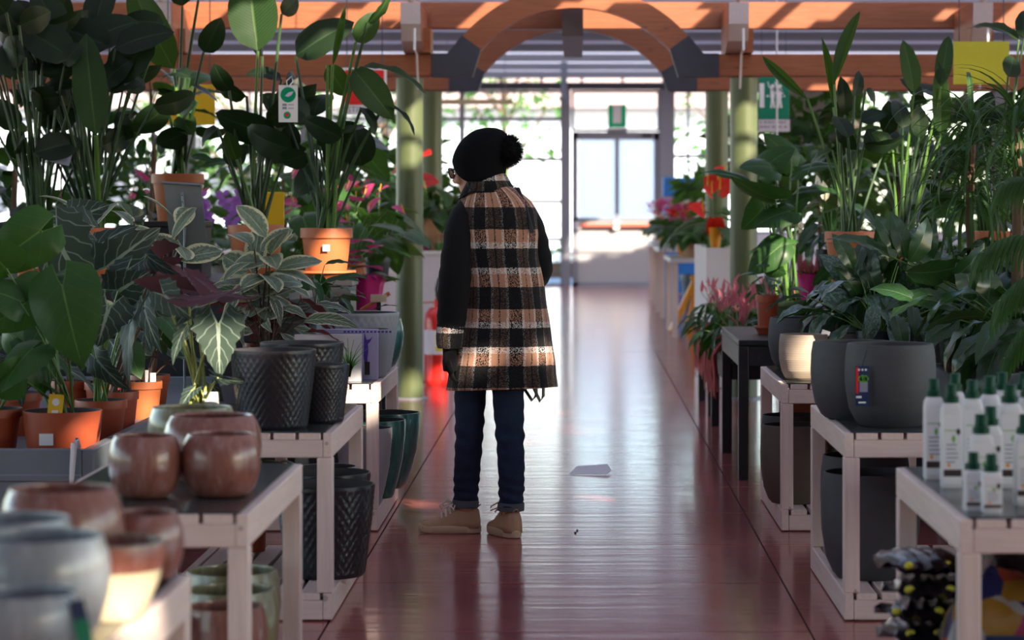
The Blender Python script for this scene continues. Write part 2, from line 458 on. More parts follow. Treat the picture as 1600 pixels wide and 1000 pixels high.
# ------------------------------------------------------------------ leaves (unit length along +y, normal +z)
def leaf_mesh(name, mat, wr=.3, kind='oval', fold=.15, droop=.5, nl=8, nw=3, wave=.0, wn=3, power=.8, peak=.45, scallop=0, lobe=.28, notch=.10, seed=0, arch=0):
    m = MB(); rr = random.Random(seed)
    ph = rr.uniform(0, 6)
    for side in (-1, 1):
        vs = []; uvs = []; fs = []
        ts = [i/nl for i in range(nl+1)]
        for t in ts:
            if kind == 'oval':
                q = t**(math.log(.5)/math.log(peak)); wdt = wr/2*max(0.0, math.sin(PI*q))**power; y = t; inn = 0
            elif kind == 'strap':
                wdt = wr/2*min(1, t*8+.3)*(1-t**3); y = t; inn = 0
            elif kind == 'heart':          # attach at y=0, lobes behind, tip at y=1-lobe
                y = -lobe+t*(1.0)
                if y < 0: inn = notch*(-y/lobe)**.7*wr; wdt = wr/2*math.sqrt(max(0, 1-((-y)/lobe)**2.4))*.96+inn*.2
                else:
                    s_ = y/(1-lobe); inn = 0; wdt = wr/2*(1-s_**1.7)**.85*(1+.10*math.sin(PI*s_*.8))
                wdt = max(wdt, inn)
            elif kind == 'arrow':          # alocasia: long pointed lobes
                y = -lobe+t
                if y < 0: inn = notch*wr*(-y/lobe); wdt = max(inn+.001, wr/2*(1-(-y/lobe)**1.6)*.8+inn*.75)
                else: s_ = y/(1-lobe); inn = 0; wdt = wr/2*(1-s_)**.8*.86
            wsc = 1+(scallop*(abs(math.sin(t*nl*PI/2.0))-.5) if scallop else 0)
            for k in range(nw+1):
                f = k/nw; x = inn+(wdt*wsc-inn)*f if wdt*wsc > inn else inn
                dd = max(0, y)
                ang = droop*dd
                yy = math.sin(ang)/droop if droop > 1e-3 else dd
                zz = -(1-math.cos(ang))/droop if droop > 1e-3 else 0
                if y < 0: yy = y; zz = -abs(y)*.35*(1 if kind in ('heart', 'arrow') else 0)
                zz += fold*x*(1-.3*f)-arch*x*x/max(wr, .01)*4+wave*math.sin(t*wn*2*PI+ph+side)*f*f
                vs.append((side*x, yy, zz)); uvs.append((.5+side*f*.5, t))
        n = nw+1
        for i in range(nl):
            for k in range(nw):
                a = (i*n+k, i*n+k+1, (i+1)*n+k+1, (i+1)*n+k)
                fs.append(a if side == 1 else a[::-1])
        m.add(vs, fs, 0, uvs)
    me = m.mesh(name, mat, True, 0)
    return me

LV = {}
def init_leaves():
    for k, mt, kw in (
        ('strel', 'strel', dict(wr=.40, droop=.45, fold=.28, nl=9, peak=.42, power=.62, wave=.012)),
        ('strel2', 'strel', dict(wr=.36, droop=1.1, fold=.30, nl=10, peak=.42, power=.62, wave=.02)),
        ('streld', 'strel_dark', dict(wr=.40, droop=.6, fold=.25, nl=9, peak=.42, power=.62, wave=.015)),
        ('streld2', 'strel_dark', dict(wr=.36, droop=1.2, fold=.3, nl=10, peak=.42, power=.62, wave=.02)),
        ('spear', 'strel', dict(wr=.20, droop=.15, fold=1.1, nl=8, peak=.5, power=.7)),
        ('heart', 'heart', dict(wr=.80, kind='heart', droop=.7, fold=.12, nl=12, nw=4, lobe=.24, arch=.12)),
        ('heart2', 'heart', dict(wr=.72, kind='heart', droop=1.1, fold=.2, nl=12, nw=4, lobe=.22, arch=.1, wave=.02)),
        ('aloc', 'aloc', dict(wr=.56, kind='arrow', droop=.5, fold=.10, nl=14, nw=4, lobe=.30, scallop=.16, notch=.16, wave=.01)),
        ('aloc2', 'aloc', dict(wr=.60, kind='arrow', droop=1.0, fold=.18, nl=14, nw=4, lobe=.30, scallop=.16, notch=.16, wave=.02)),
        ('ficus', 'ficus', dict(wr=.56, droop=.35, fold=.2, nl=8, peak=.5, power=.6)),
        ('ficus2', 'ficus', dict(wr=.52, droop=.8, fold=.28, nl=8, peak=.48, power=.62)),
        ('strom', 'strom', dict(wr=.22, droop=.8, fold=.35, nl=8, peak=.42, power=.8, wave=.02)),
        ('strom2', 'strom', dict(wr=.24, droop=1.4, fold=.3, nl=9, peak=.42, power=.8, wave=.02)),
        ('aglao', 'aglao', dict(wr=.30, droop=.9, fold=.25, nl=7, nw=2, peak=.42, power=.8, wave=.02)),
        ('spath', 'spath', dict(wr=.34, droop=.9, fold=.28, nl=9, peak=.42, power=.75, wave=.025)),
        ('spath2', 'spath', dict(wr=.38, droop=1.4, fold=.22, nl=9, peak=.42, power=.75, wave=.035)),
        ('silver', 'spath_silver', dict(wr=.42, droop=1.0, fold=.25, nl=8, peak=.42, power=.75, wave=.03)),
        ('grass', 'grass', dict(wr=.055, kind='strap', droop=2.2, fold=.4, nl=9, nw=1)),
        ('grass2', 'grass', dict(wr=.06, kind='strap', droop=1.5, fold=.4, nl=8, nw=1)),
        ('anth', 'anth', dict(wr=.62, kind='heart', droop=.8, fold=.15, nl=9, nw=2, lobe=.2, arch=.1)),
        ('bg', 'bgleaf', dict(wr=.45, droop=.6, fold=.2, nl=4, nw=1, peak=.45)),
        ('redsp', 'redspathe', dict(wr=.85, kind='heart', droop=.5, fold=.1, nl=8, nw=2, lobe=.2)),
        ('pinksp', 'pinkspathe', dict(wr=.26, droop=.3, fold=.9, nl=6, nw=2, peak=.4)),
        ('magsp', 'magspathe', dict(wr=.8, kind='heart', droop=.5, fold=.2, nl=8, nw=2, lobe=.2)),
        ('violet', 'violetpetal', dict(wr=.7, droop=.6, fold=.2, nl=6, nw=2, peak=.55)),
        ('whitesp', 'whitespathe', dict(wr=.42, droop=.2, fold=.6, nl=7, nw=2, peak=.42)),
    ):
        LV[k] = leaf_mesh(k+'_leaf', mt, **kw)

def leaf_obj(root, key, A, T, wsc=1.0, roll=0.0, ref=None, name='leaf', label=None):
    """leaf blade from attachment A to around T (root-local)"""
    A = Vector(A); T = Vector(T); y = T-A; L = y.length; y.normalize()
    n0 = Vector(ref) if ref is not None else Vector((0, 0, 1))
    n = n0-y*n0.dot(y)
    if n.length < .05: n = Vector((0, -1, 0))-y*(-y.y)
    n.normalize()
    if roll: n = Matrix.Rotation(roll, 3, y) @ n
    x = y.cross(n)
    o = bpy.data.objects.new(name, LV[key]); link(o, root)
    kk = 1.0 if key not in ('heart', 'heart2', 'aloc', 'aloc2', 'anth', 'redsp', 'magsp') else 1.33
    mt = Matrix((x, y, n)).transposed().to_4x4() @ Matrix.Diagonal((L*kk*wsc, L*kk, L*kk, 1))
    mt.translation = A
    o.matrix_local = mt
    if label: o['label'] = label
    return o
def stem_obj(root, B, A, r=.006, mat='stem', bend=.5, name='stem', r2=None, n=6, seg=5, up=None):
    B = Vector(B); A = Vector(A); L = (A-B).length
    C = B.lerp(A, .5)
    C = Vector((B.x+(A.x-B.x)*(.5-bend*.35), B.y+(A.y-B.y)*(.5-bend*.35), B.z+(A.z-B.z)*(.5+bend*.25))) if up is None else Vector(up)
    pts = []; rad = []
    for i in range(seg+1):
        t = i/seg; pts.append(B*(1-t)**2+C*2*t*(1-t)+A*t*t); rad.append(r+( (r2 if r2 is not None else r*.6)-r)*t)
    return part(name, MB().tube(pts, rad, n), mat, root)
def rosette(root, z0, n, keys, pl, ll, el, pitch, mat='stem', r=.005, rb=.03, rnd=None, az0=0, azr=None, wsc=(.9, 1.1), roll=.35, bend=.5, stems=True, elr=None):
    """n leaves: petiole length pl, blade length ll, petiole elevation el(range, rad), blade pitch (range, rad)"""
    rnd = rnd or R_
    for i in range(n):
        az = az0+i*2.399+rnd.uniform(-.3, .3) if azr is None else rnd.uniform(*azr)
        f = i/max(1, n-1)
        e = el[0]+(el[1]-el[0])*(f if elr is None else rnd.random())+rnd.uniform(-.08, .08)
        p = rnd.uniform(*pl); l = rnd.uniform(*ll); pt = rnd.uniform(*pitch)
        h = Vector((math.cos(az), math.sin(az), 0))
        B = h*rb*rnd.uniform(.3, 1)+Vector((0, 0, z0))
        A = B+(h*math.cos(e)+Vector((0, 0, math.sin(e))))*p
        az2 = az+rnd.uniform(-.35, .35); h2 = Vector((math.cos(az2), math.sin(az2), 0))
        T = A+(h2*math.cos(pt)+Vector((0, 0, math.sin(pt))))*l
        if stems: stem_obj(root, B, A, r, mat, bend, seg=4, n=5)
        leaf_obj(root, keys[i % len(keys)], A, T, rnd.uniform(*wsc), rnd.uniform(-roll, roll))
def leaf_cloud(root, key_mat, n, center, rad, ls, rnd, name='foliage', wr=.5, droop=.4):
    """far foliage too small to pick apart: one stuff part"""
    m = MB()
    for i in range(n):
        d = Vector((rnd.gauss(0, 1), rnd.gauss(0, 1), rnd.gauss(0, 1))); d.normalize()
        d *= rnd.random()**.45
        p = Vector((d.x*rad[0], d.y*rad[1], d.z*rad[2]))+Vector(center)
        L = rnd.uniform(*ls)
        y = (Vector((d.x, d.y, d.z*.6-.1))+Vector((rnd.uniform(-.6, .6), rnd.uniform(-.6, .6), rnd.uniform(-.5, .4)))).normalized()
        x = y.cross(Vector((rnd.uniform(-1, 1), rnd.uniform(-1, 1), 1))).normalized(); z = x.cross(y)
        w_ = L*wr/2
        vs = [p, p+y*L*.35-x*w_+z*w_*.2, p+y*L*.4-z*L*.03, p+y*L*.35+x*w_+z*w_*.2, p+y*L-z*L*droop*.5]
        m.add(vs, [(0, 2, 1), (0, 3, 2), (1, 2, 4), (2, 3, 4)], 0, [(.5, 0), (0, .4), (.5, .4), (1, .4), (.5, 1)])
    o = part(name, m, key_mat, root, True, sharp=0); o['kind'] = 'stuff'
    return o
def hero(root, base, d, key, a, t, w=None, roll=0, dy=0, dyt=0, stem=True, smat='stem', r=.007, bend=.4, ref=(0, -1, .15), b=None):
    """leaf placed by where the photograph shows its two ends, at the plant's own depth"""
    o = Vector(root.location)
    A = at(a[0], a[1], d+dy)-o; T = at(t[0], t[1], d+dyt)-o
    L = (A-T).length
    wr = dict(strel=.40, strel2=.36, streld=.40, streld2=.36, spear=.20, heart=.8, heart2=.72, aloc=.56, aloc2=.60, ficus=.56, ficus2=.52, strom=.22, strom2=.24, spath=.34, spath2=.38, silver=.42).get(key, .4)
    ws = 1 if w is None else (w*d/F)/(wr*L*(1.33 if key in ('heart', 'heart2', 'aloc', 'aloc2') else 1))
    leaf_obj(root, key, A, T, ws, roll, ref)
    if stem:
        B = Vector(b) if b is not None else Vector(base)+Vector((R_.uniform(-.04, .04), R_.uniform(-.04, .04), 0))
        stem_obj(root, B, A, r, smat, bend)
init_mats(); init_leaves()
# ================================================================== SETTING
def slab_floor():
    X0, X1, X2, X3 = -2.34, -.80, .74, 2.28
    Y0, Y1 = 6.0, 24.0
    m = MB()
    z = 0
    m.box(-13, X0, -8, 44, -.2, z); m.box(X3, 13, -8, 44, -.2, z)
    m.box(X0, X3, -8, Y0, -.2, z); m.box(X0, X3, Y1, 44, -.2, z)
    fl = struct('floor', m, 'floor')
    m = MB(); m.box(X0, X3, Y0, Y1, -.2, -.010)
    part('joint_bed', m, 'joint', fl, False)
    g = .0035
    for (a, b) in ((X0, X1), (X1, X2), (X2, X3)):
        me = MB().box(a+g, b-g, g, 1.05-g, -.05, 0).mesh('floor_slab', 'floor', False)
        y = Y0; first = None
        while y < Y1-.1:
            h = min(1.05, Y1-y)
            o = ob('floor_slab', me, fl, (0, y, 0)); o.scale = (1, h/1.05, 1)
            y += 1.05
    return fl
slab_floor()

# openings added to the roof, each aimed to let one sun patch in at point p
SPOTS = []
def spot(p, r, stretch=1.0): SPOTS.append((Vector(p), r, stretch))
for px, py, d, r in ((652, 185, 17.9, .20), (655, 228, 17.9, .13), (1168, 205, 17.9, .26), (532, 395, 12.75, .17), (528, 422, 12.75, .14),
                     (1278, 560, 10.72, .13), (575, 612, 10.6, .14), (338, 530, 8.45, .16), (300, 615, 8.5, .13), (228, 615, 10.2, .15),
                     (1226, 385, 13.7, .20), (1228, 440, 13.7, .1), (745, 556, 10.35, .045), (858, 545, 10.4, .035), (203, 962, 4.48, .105),
                     (690, 590, 19.2, .12), (645, 608, 17.9, .13), (1075, 470, 15.0, .08), (1160, 465, 15.0, .06), (1215, 470, 15.5, .09),
                     (960, 352, 43.8, .5), (1010, 356, 43.8, .35), (590, 465, 16.0, .1), (520, 478, 13, .06), (625, 800, 11.7, .08),
                     (320, 20, 18.4, 0.193), (450, 18, 18.4, 0.220), (560, 30, 18.4, 0.138), (600, 12, 18.4, 0.165), (720, 40, 18.4, 0.066), (760, 15, 18.4, 0.110),
                     (948, 33, 18.5, 0.275), (985, 38, 18.5, 0.165), (1045, 15, 18.4, 0.165), (1085, 30, 18.4, 0.088), (1180, 15, 18.4, 0.165), (1250, 20, 18.4, 0.110), (1290, 12, 18.4, 0.110),
                     (1215, 40, 18.4, 0.055), (1590, 30, 18.4, 0.165), (640, 20, 18.2, 0.110), (1155, 10, 18.2, 0.110), (1500, 12, 18.4, 0.055),
                     (400, 30, 13, .25), (530, 60, 13, .12), 
                     (900, 575, 21.5, .10), (1060, 580, 21.0, .12), (1460, 340, 11.5, .12), (1540, 110, 11.5, .12), (560, 300, 16.5, .3), (680, 250, 19.5, .2),
                     (1120, 290, 22, .2), (1250, 330, 14.5, .12)):
    spot(at(px, py, d), r)
ROOF = 3.62
HOLES = []
for p, r, s_ in SPOTS:
    t = (ROOF-p.z)/SUN.z; q = p+SUN*t
    HOLES.append((q.x, q.y, r*1.0, r/SUN.z*.75))
def ceiling():
    c = bpy.data.objects.new('ceiling', None); COL.objects.link(c); c['kind'] = 'structure'
    y = -10.2; k = 0
    C = .12
    while y < 44:
        y1 = y+1.2
        hs = [h for h in HOLES if y-2 < h[1] < y1+2]
        m = MB()
        if hs:
            xa, xb = -5.4, 9.0
            m.box(-13, xa, y, y1, ROOF, ROOF+.012); m.box(xb, 13, y, y1, ROOF, ROOF+.012)
            nx = int((xb-xa)/C); ny = 10
            vs = {}; V = []; Fs = []
            def vid(i, j):
                if (i, j) not in vs:
                    vs[(i, j)] = len(V); V.append((xa+i*C, y+j*C, ROOF))
                return vs[(i, j)]
            for i in range(nx):
                for j in range(ny):
                    cx, cy = xa+(i+.5)*C, y+(j+.5)*C
                    if any(((cx-h[0])/h[2])**2+((cy-h[1])/h[3])**2 < 1 for h in hs): continue
                    Fs.append((vid(i, j), vid(i+1, j), vid(i+1, j+1), vid(i, j+1)))
            m.add(V, Fs)
        else: m.box(-13, 13, y, y1, ROOF, ROOF+.012)
        part('roof_panel', m, 'sheet' if y > 15 else 'roofdark', c, False)
        y = y1
    me = MB().box(-13, 13, -.035, .035, -.10, -.01).mesh('purlin', 'alu', False)
    y = -10.2
    while y < 44.1:
        ob('purlin', me, c, (0, y, ROOF)); y += 2.4
    me = MB().box(-13, 13, -.012, .012, -.05, 0).mesh('roof_rib', 'alu', False)
    y = -9.0
    while y < 44:
        ob('roof_rib', me, c, (0, y, ROOF)); y += 2.4
    # clerestory gap light strip towards the gable is part of the end wall
ceiling()

# side walls: glazed above a low parapet
def glazed_side(name, x):
    m = MB(); m.box(x-.08, x+.08, -10, 44, 0, .9)
    wl = struct(name, m, 'lilac_white')
    me = MB().box(x-.03, x+.03, -.04, .04, .9, ROOF).mesh('mullion', 'alu', False)
    y = -10
    while y <= 44: ob('mullion', me, wl, (0, y, 0)); y += 2.7
    for z in (2.2, 3.4): part('rail', MB().box(x-.03, x+.03, -10, 44, z-.03, z+.03), 'alu', wl, False)
    m = MB(); m.add([(x, -10, .9), (x, 44, .9), (x, 44, ROOF), (x, -10, ROOF)], [(0, 1, 2, 3)]); part('pane', m, 'glass', wl, False)
glazed_side('wall_left', -12.9); glazed_side('wall_right', 12.9)

m = MB(); m.box(-13, 13, -10.3, -10.22, 0, ROOF); struct('wall_front', m, 'lilac_white')  # opaque wall put behind the camera to cut the ambient light
# end wall at 44 m
YB = 44.0
def bx(px): return (px-900)*YB/F
def bz(py): return 1.34-(py-325)*YB/F
wb = bpy.data.objects.new('wall_back', None); COL.objects.link(wb); wb['kind'] = 'structure'
part('eave_beam', MB().box(-13, 13, YB-.1, YB+.1, bz(140), bz(129)), 'alu_dark', wb, False)
part('head_rail', MB().box(-13, 13, YB-.08, YB+.08, bz(117), bz(113)), 'alu_dark', wb, False)
m = MB(); m.add([(-13, YB, bz(129)), (13, YB, bz(129)), (13, YB, bz(117)), (-13, YB, bz(117))], [(0, 1, 2, 3)]); part('clerestory_pane', m, 'glass', wb, False)
me = MB().box(-.02, .02, YB-.05, YB+.05, bz(129), bz(117)).mesh('clerestory_bar', 'alu_dark', False)
for i in range(-18, 19): ob('clerestory_bar', me, wb, (i*.70+.1, 0, 0))
for px, hw in ((885, .07), (1040, .11), (1400, .08), (1560, .08), (300, .08), (120, .08), (480, .08)):
    part('post', MB().box(bx(px)-hw, bx(px)+hw, YB-.09, YB+.09, 0, bz(140)), 'alu', wb, False)
WN = [0]
def window(x0, x1, z0, z1, vs=(), hs=(), mat='glass', fr='alu', fw=.045):
    WN[0] += 1
    o = bpy.data.objects.new('window_%d' % WN[0], None); COL.objects.link(o); o['kind'] = 'structure'
    m = MB()
    m.box(x0, x0+fw, YB-.05, YB+.05, z0, z1); m.box(x1-fw, x1, YB-.05, YB+.05, z0, z1)
    m.box(x0, x1, YB-.05, YB+.05, z0, z0+fw); m.box(x0, x1, YB-.05, YB+.05, z1-fw, z1)
    part('window_frame', m, fr, o, False)
    xs = [x0+fw]+list(vs)+[x1-fw]; zs = [z0+fw]+list(hs)+[z1-fw]
    for v in vs: part('mullion', MB().box(v-.02, v+.02, YB-.045, YB+.045, z0, z1), fr, o, False)
    for h in hs: part('transom', MB().box(x0, x1, YB-.045, YB+.045, h-.03, h+.03), fr, o, False)
    for i in range(len(xs)-1):
        for j in range(len(zs)-1):
            m = MB(); m.add([(xs[i], YB, zs[j]), (xs[i+1], YB, zs[j]), (xs[i+1], YB, zs[j+1]), (xs[i], YB, zs[j+1])], [(0, 1, 2, 3)])
            part('pane', m, mat, o, False)
zt = bz(141)
window(bx(722), bx(880), 0, zt, vs=(), hs=(bz(374), bz(315), bz(249), bz(186)))           # glazed bay left of the door
window(bx(489), bx(722), 0.9, zt, vs=(bx(606),), hs=(bz(186),))
window(bx(310), bx(472), .9, zt, vs=(bx(390),), hs=(bz(186),))
window(bx(130), bx(292), .9, zt, vs=(bx(210),), hs=(bz(186),))
window(bx(-260), bx(110), .9, zt, vs=(bx(-75),), hs=(bz(186),))
window(bx(893), bx(1031), bz(205), zt)                                                      # fanlight over the door
window(bx(1050), bx(1392), .9, zt, vs=(bx(1075), bx(1105), bx(1180), bx(1290)), hs=(bz(244),))
window(bx(1408), bx(1552), .9, zt, vs=(bx(1480),), hs=(bz(244),))
window(bx(1568), bx(2000), .9, zt, vs=(bx(1700),), hs=(bz(244),))
for a, b in ((-260, 722), (1050, 2000)):
    part('parapet', MB().box(bx(a), bx(b), YB-.08, YB+.08, 0, .9), 'lilac_white', wb, False)
# door
d1 = bpy.data.objects.new('door_1', None); COL.objects.link(d1); d1['kind'] = 'structure'
x0, x1 = bx(894), bx(1031)
zt2 = bz(206)
m = MB(); m.box(x0, x0+.10, YB-.05, YB+.05, 0, zt2); m.box(x1-.10, x1, YB-.05, YB+.05, 0, zt2); m.box(x0, x1, YB-.05, YB+.05, bz(218), zt2)
m.box(x0, x1, YB-.05, YB+.05, bz(346), bz(340)); m.box(bx(961), bx(967), YB-.05, YB+.05, bz(340), bz(218))
part('door_frame', m, 'alu', d1, False)
part('door_panel', MB().box(x0+.10, x1-.10, YB-.03, YB+.03, .04, bz(346)), 'doorgrey', d1, False)
part('kick_rail', MB().box(x0, x1, YB-.05, YB+.03, 0.005, .06), 'alu', d1, False)
for a, b in ((904, 961), (967, 1022)):
    m = MB(); m.add([(bx(a), YB, bz(340)), (bx(b), YB, bz(340)), (bx(b), YB, bz(218)), (bx(a), YB, bz(218))], [(0, 1, 2, 3)]); part('pane', m, 'frost', d1, False)
m = MB(); m.tube([(bx(902), YB-.13, bz(352)), (bx(1024), YB-.13, bz(352))], .035, 10); part('push_bar', m, simple('glare_pale_red', (.55, .14, .09), .4), d1, label='red push bar')  # bar red lightened, white glare mixed into its colour
m = MB()
for px in (903, 963, 1023): m.box(bx(px)-.05, bx(px)+.05, YB-.16, YB-.03, bz(352)-.07, bz(352)+.07)
part('bar_bracket', m, 'white', d1, False)
part('door_closer', MB().box(bx(1003), bx(1018), YB-.12, YB-.04, bz(214), bz(210)), 'black', d1, False)

# exit sign over the door
def runner(m, cx, cz, s, y, mi=0):
    m.ball((cx+.02*s, y, cz+.40*s), .09*s, 10, 6, mi, (1, .15, 1))
    for a, b, r in (((0, .28), (-.05, -.05), .085), ((-.05, -.05), (.12, -.22), .055), ((.12, -.22), (.05, -.45), .045), ((-.05, -.05), (-.14, -.28), .055), ((-.14, -.28), (-.32, -.34), .045),
                    ((0, .25), (.20, .10), .04), ((.20, .1), (.30, .2), .035), ((0, .25), (-.2, .15), .04), ((-.2, .15), (-.22, 0), .035)):
        A = Vector((cx+a[0]*s, y, cz+a[1]*s)); B = Vector((cx+b[0]*s, y, cz+b[1]*s)); dv = (B-A); L = dv.length; dv.normalize(); nn = Vector((-dv.z, 0, dv.x))*r*s
        m.add([A-nn, B-nn*.8, B+nn*.8, A+nn], [(0, 1, 2, 3)], mi)
es = thing('exit_sign', 'small green emergency exit sign above the far grey door', 'sign', (bx(964), YB-.1, bz(182)))
part('board', MB().box(-.155, .155, -.02, .02, -.20, .20), 'signgreen_b', es, False)
m = MB(); m.box(-.07, .07, -.024, -.021, -.12, .19); part('pictogram', m, 'card', es, False, label='white running figure')
part('under_plate', MB().box(-.17, .17, -.02, .02, -.27, -.205), 'alu', es, False)

# outdoors
m = MB(); m.box(-60, 60, 44.1, 120, -.25, -.02); o = part('ground', m, 'outground', None, False); o['kind'] = 'structure'
bd = thing('building', 'pale low building seen through the far glazing', 'building', (-6, 84, -.02))
part('wall', MB().box(-16, 14, 0, 8, 0, 4.6), simple('pale_render', (.56, .60, .66), .8), bd, False)
m = MB(); m.add([(-17, -1, 4.6), (15, -1, 4.6), (15, 4, 6.6), (-17, 4, 6.6), (-17, 9, 4.6), (15, 9, 4.6)], [(0, 1, 2, 3), (3, 2, 5, 4), (0, 3, 4), (1, 5, 2)])
part('roof', m, simple('clay_roof', (.40, .28, .24), .8), bd, False)
for i in range(3):
    f = part('window', MB().box(-14+i*4, -12.6+i*4, -.05, .05, 1.2, 2.8), 'alu_dark', bd, False)
rt = random.Random(3)
for i, (x, y, h, lb) in enumerate(((-4.2, 56, 5.2, 'left of the woman\'s hat'), (-1.7, 60, 6.0, 'just behind the woman\'s hat'), (3.6, 54, 4.2, 'right of the door'), (-9, 58, 5.5, 'behind the left plants'), (6.5, 60, 5.6, 'behind the right column'), (-6.5, 52, 3.2, 'low and bright behind the left column'))):
    t = thing('tree', 'pale sunlit tree outside the far glazing, '+lb, 'tree', (x, y, -.02))
    part('trunk', MB().tube([(0, 0, 0), (.05, 0, h*.4), (-.05, .1, h*.8)], [.13, .09, .04], 8), 'bark', t)
    m = MB()
    for k in range(7):
        a = k*2.4; m.tube([(0, 0, h*(.35+.06*k)), (math.cos(a)*.8, math.sin(a)*.8, h*(.55+.05*k)), (math.cos(a)*1.2, math.sin(a)*1.2, h*(.7+.04*k))], [.05, .03, .012], 5)
    part('branches', m, 'bark', t)
    leaf_cloud(t, 'bgleaf', 380, (0, 0, h*.68), (1.6, 1.4, h*.34), (.18, .34), rt)
hg = thing('hedge', 'low green hedge outside beyond the far glass', 'hedge', (-1, 50, -.02))
leaf_cloud(hg, 'bgleaf', 700, (0, 0, .45), (7, .5, .5), (.12, .22), rt); part('stem', MB().box(-6, 6, -.1, .1, 0, .3), 'bark', hg, False)

# ------------------------------------------------------------------ columns
def column(px, d, wpx, label, top):
    x = gx(px, d); r = wpx*d/F/2
    c = thing('column', label, 'column', (x, d, 0), group=None)
    part('shaft', MB().lathe([(r, 0.012), (r, top)], 36, cap1=True), 'column', c)
    part('base_plate', MB().lathe([(r*1.35, 0), (r*1.35, .012)], 28, cap1=True), 'alu', c)
    return c
ZF = gz(122, 18)
column(640, 18, 42, 'sage green round column in front on the left, beside the fire extinguisher', ZF)
column(1162, 18, 43, 'sage green round column in front on the right with a bright sun patch', ZF)
ZBk = gz(143, 21)
column(674, 21, 34, 'shaded olive column just behind the left front column', ZBk)
column(1120, 21, 36, 'shaded olive column just behind the right front column', ZBk)

# ------------------------------------------------------------------ timber pergola
def arch_frame(name, label, d, yb0, yb1, xl, xr, cx, rin, rout, cyc, plate_px, far_l, far_r, th=.12):
    """straight glulam beams left and right joined by steel plates to a curved arch; pixel measures at depth d"""
    o = thing(name, label, 'timber frame', (gx(cx, d), d, gz(yb1, d)))
    s = d/F; Z = lambda py: (yb1-py)*s; X = lambda px: (px-cx)*s
    for side, a, b in (('l', far_l, xl), ('r', xr, far_r)):
        bbox('beam', X(a), X(b), -th/2, th/2, 0, Z(yb0), 'timber', o, .006)
    # arch: circle centre (cx, cyc) with radii in px
    n = 28; a0 = plate_px
    vs = []; 
    m = MB(); rings = []
    for i in range(n+1):
        t = a0+(PI-2*a0)*i/n
        c_, s_ = math.cos(t), math.sin(t)
        p = lambda r, y: (r*s*c_, y, Z(cyc)+r*s*s_)
        rings.append([p(rin, -th/2), p(rout, -th/2), p(rout, th/2), p(rin, th/2)])
    m.loft(rings); part('arch', m, 'timber', o, True, sharp=30)
    # steel plates: hexagonal cheek between beam end and arch end
    for sg in (-1, 1):
        xe = X(xl) if sg < 0 else X(xr)
        t = a0 if sg > 0 else PI-a0
        pin = (rin*s*math.cos(t), Z(cyc)+rin*s*math.sin(t)); pout = (rout*s*math.cos(t), Z(cyc)+rout*s*math.sin(t))
        tt = .10*sg
        ext = lambda q: (q[0]-sg*.10*abs(math.sin(t))*1.0, q[1]+.10*abs(math.cos(t)))
        pts = [(xe+sg*.02, -.004), (xe+sg*.02, Z(yb0)+.004), (xe-sg*.09, Z(yb0)+.004), ext(pout), ext(pin), (pin[0]+sg*.0, -.004)]
        m = MB(); m.poly(pts, th+.02); m.v = [(x, y-th/2-.01, z) for x, y, z in m.v]
        part('joint_plate', m, 'steel_plate', o, False)
    return o
arch_frame('arched_frame', 'front orange glulam beam with an arch spanning the aisle on dark steel plates', 18.0, 85, 120, 680, 1118, 899, 197, 233, 210, .62, -900, 2700)
arch_frame('arched_frame', 'rear orange glulam beam and lower arch just behind the front arch', 21.0, 108, 142, 706, 1085, 895, 173, 205, 220, .55, -600, 2500)
# upper cross beam
o = thing('cross_beam', 'upper orange glulam beam crossing above the arch with sun patches', 'beam', (0, 18.5, gz(46, 18.5)))
bbox('beam', -9, 9, -.06, .06, 0, gz(4, 18.5)-gz(46, 18.5), 'timber', o, .006)
# longitudinal beams with shaped ends on the columns
def long_beam(px, label, y0=17.55, y1=18.43):
    x = gx(px, 18); zb = gz(84, 18)
    o = thing('long_beam', label, 'beam', (x, y0, zb))
    h = gz(12, 18)-zb; wd = .07
    m = MB()
    prof = [(0, h), (.02, h*.55), (.10, h*.2), (.26, .02), (.40, 0)]      # rounded underside of the nose
    pts = prof+[(y1-y0, 0), (y1-y0, h)]
    vs = [(-wd, y, z) for y, z in pts]+[(wd, y, z) for y, z in pts]; n = len(pts)
    m.add(vs, [tuple(range(n)), tuple(range(2*n-1, n-1, -1))]+[(j, j+n, (j+1) % n+n, (j+1) % n) for j in range(n-1)]+[(n-1, 2*n-1, n, 0)])
    part('beam', m, 'timber_long', o, False)
    m = MB(); m.loft([[(-wd*.98, y-.012, z), (wd*.98, y-.012, z)] for y, z in prof], closed=False, cap0=False, cap1=False)
    part('pale_end', m, 'endgrain', o, False, label='pale end face')  # curved end face paler and greyer than the beam
    part('block', MB().box(-.11+.16, .06+.06, .30, .62, 0, h*.52), 'timber', o, False)
    part('cable', MB().tube([(.03, -.02, h*.45), (.03, -.04, .0), (.03, .20, -.02), (.03, .34, -.25)], .008, 6), 'white', o)
    part('lamp', MB().ball((.0, .02, h+.035), .035, 10, 7), 'white', o)
long_beam(648, 'lengthwise timber beam with pale rounded end above the left column')
long_beam(1148, 'lengthwise timber beam with pale rounded end above the right column')
long_beam(1520, 'lengthwise timber beam with rounded end at far right, by the lemon board')
long_beam(268, 'lengthwise timber beam with rounded end above the left plants')
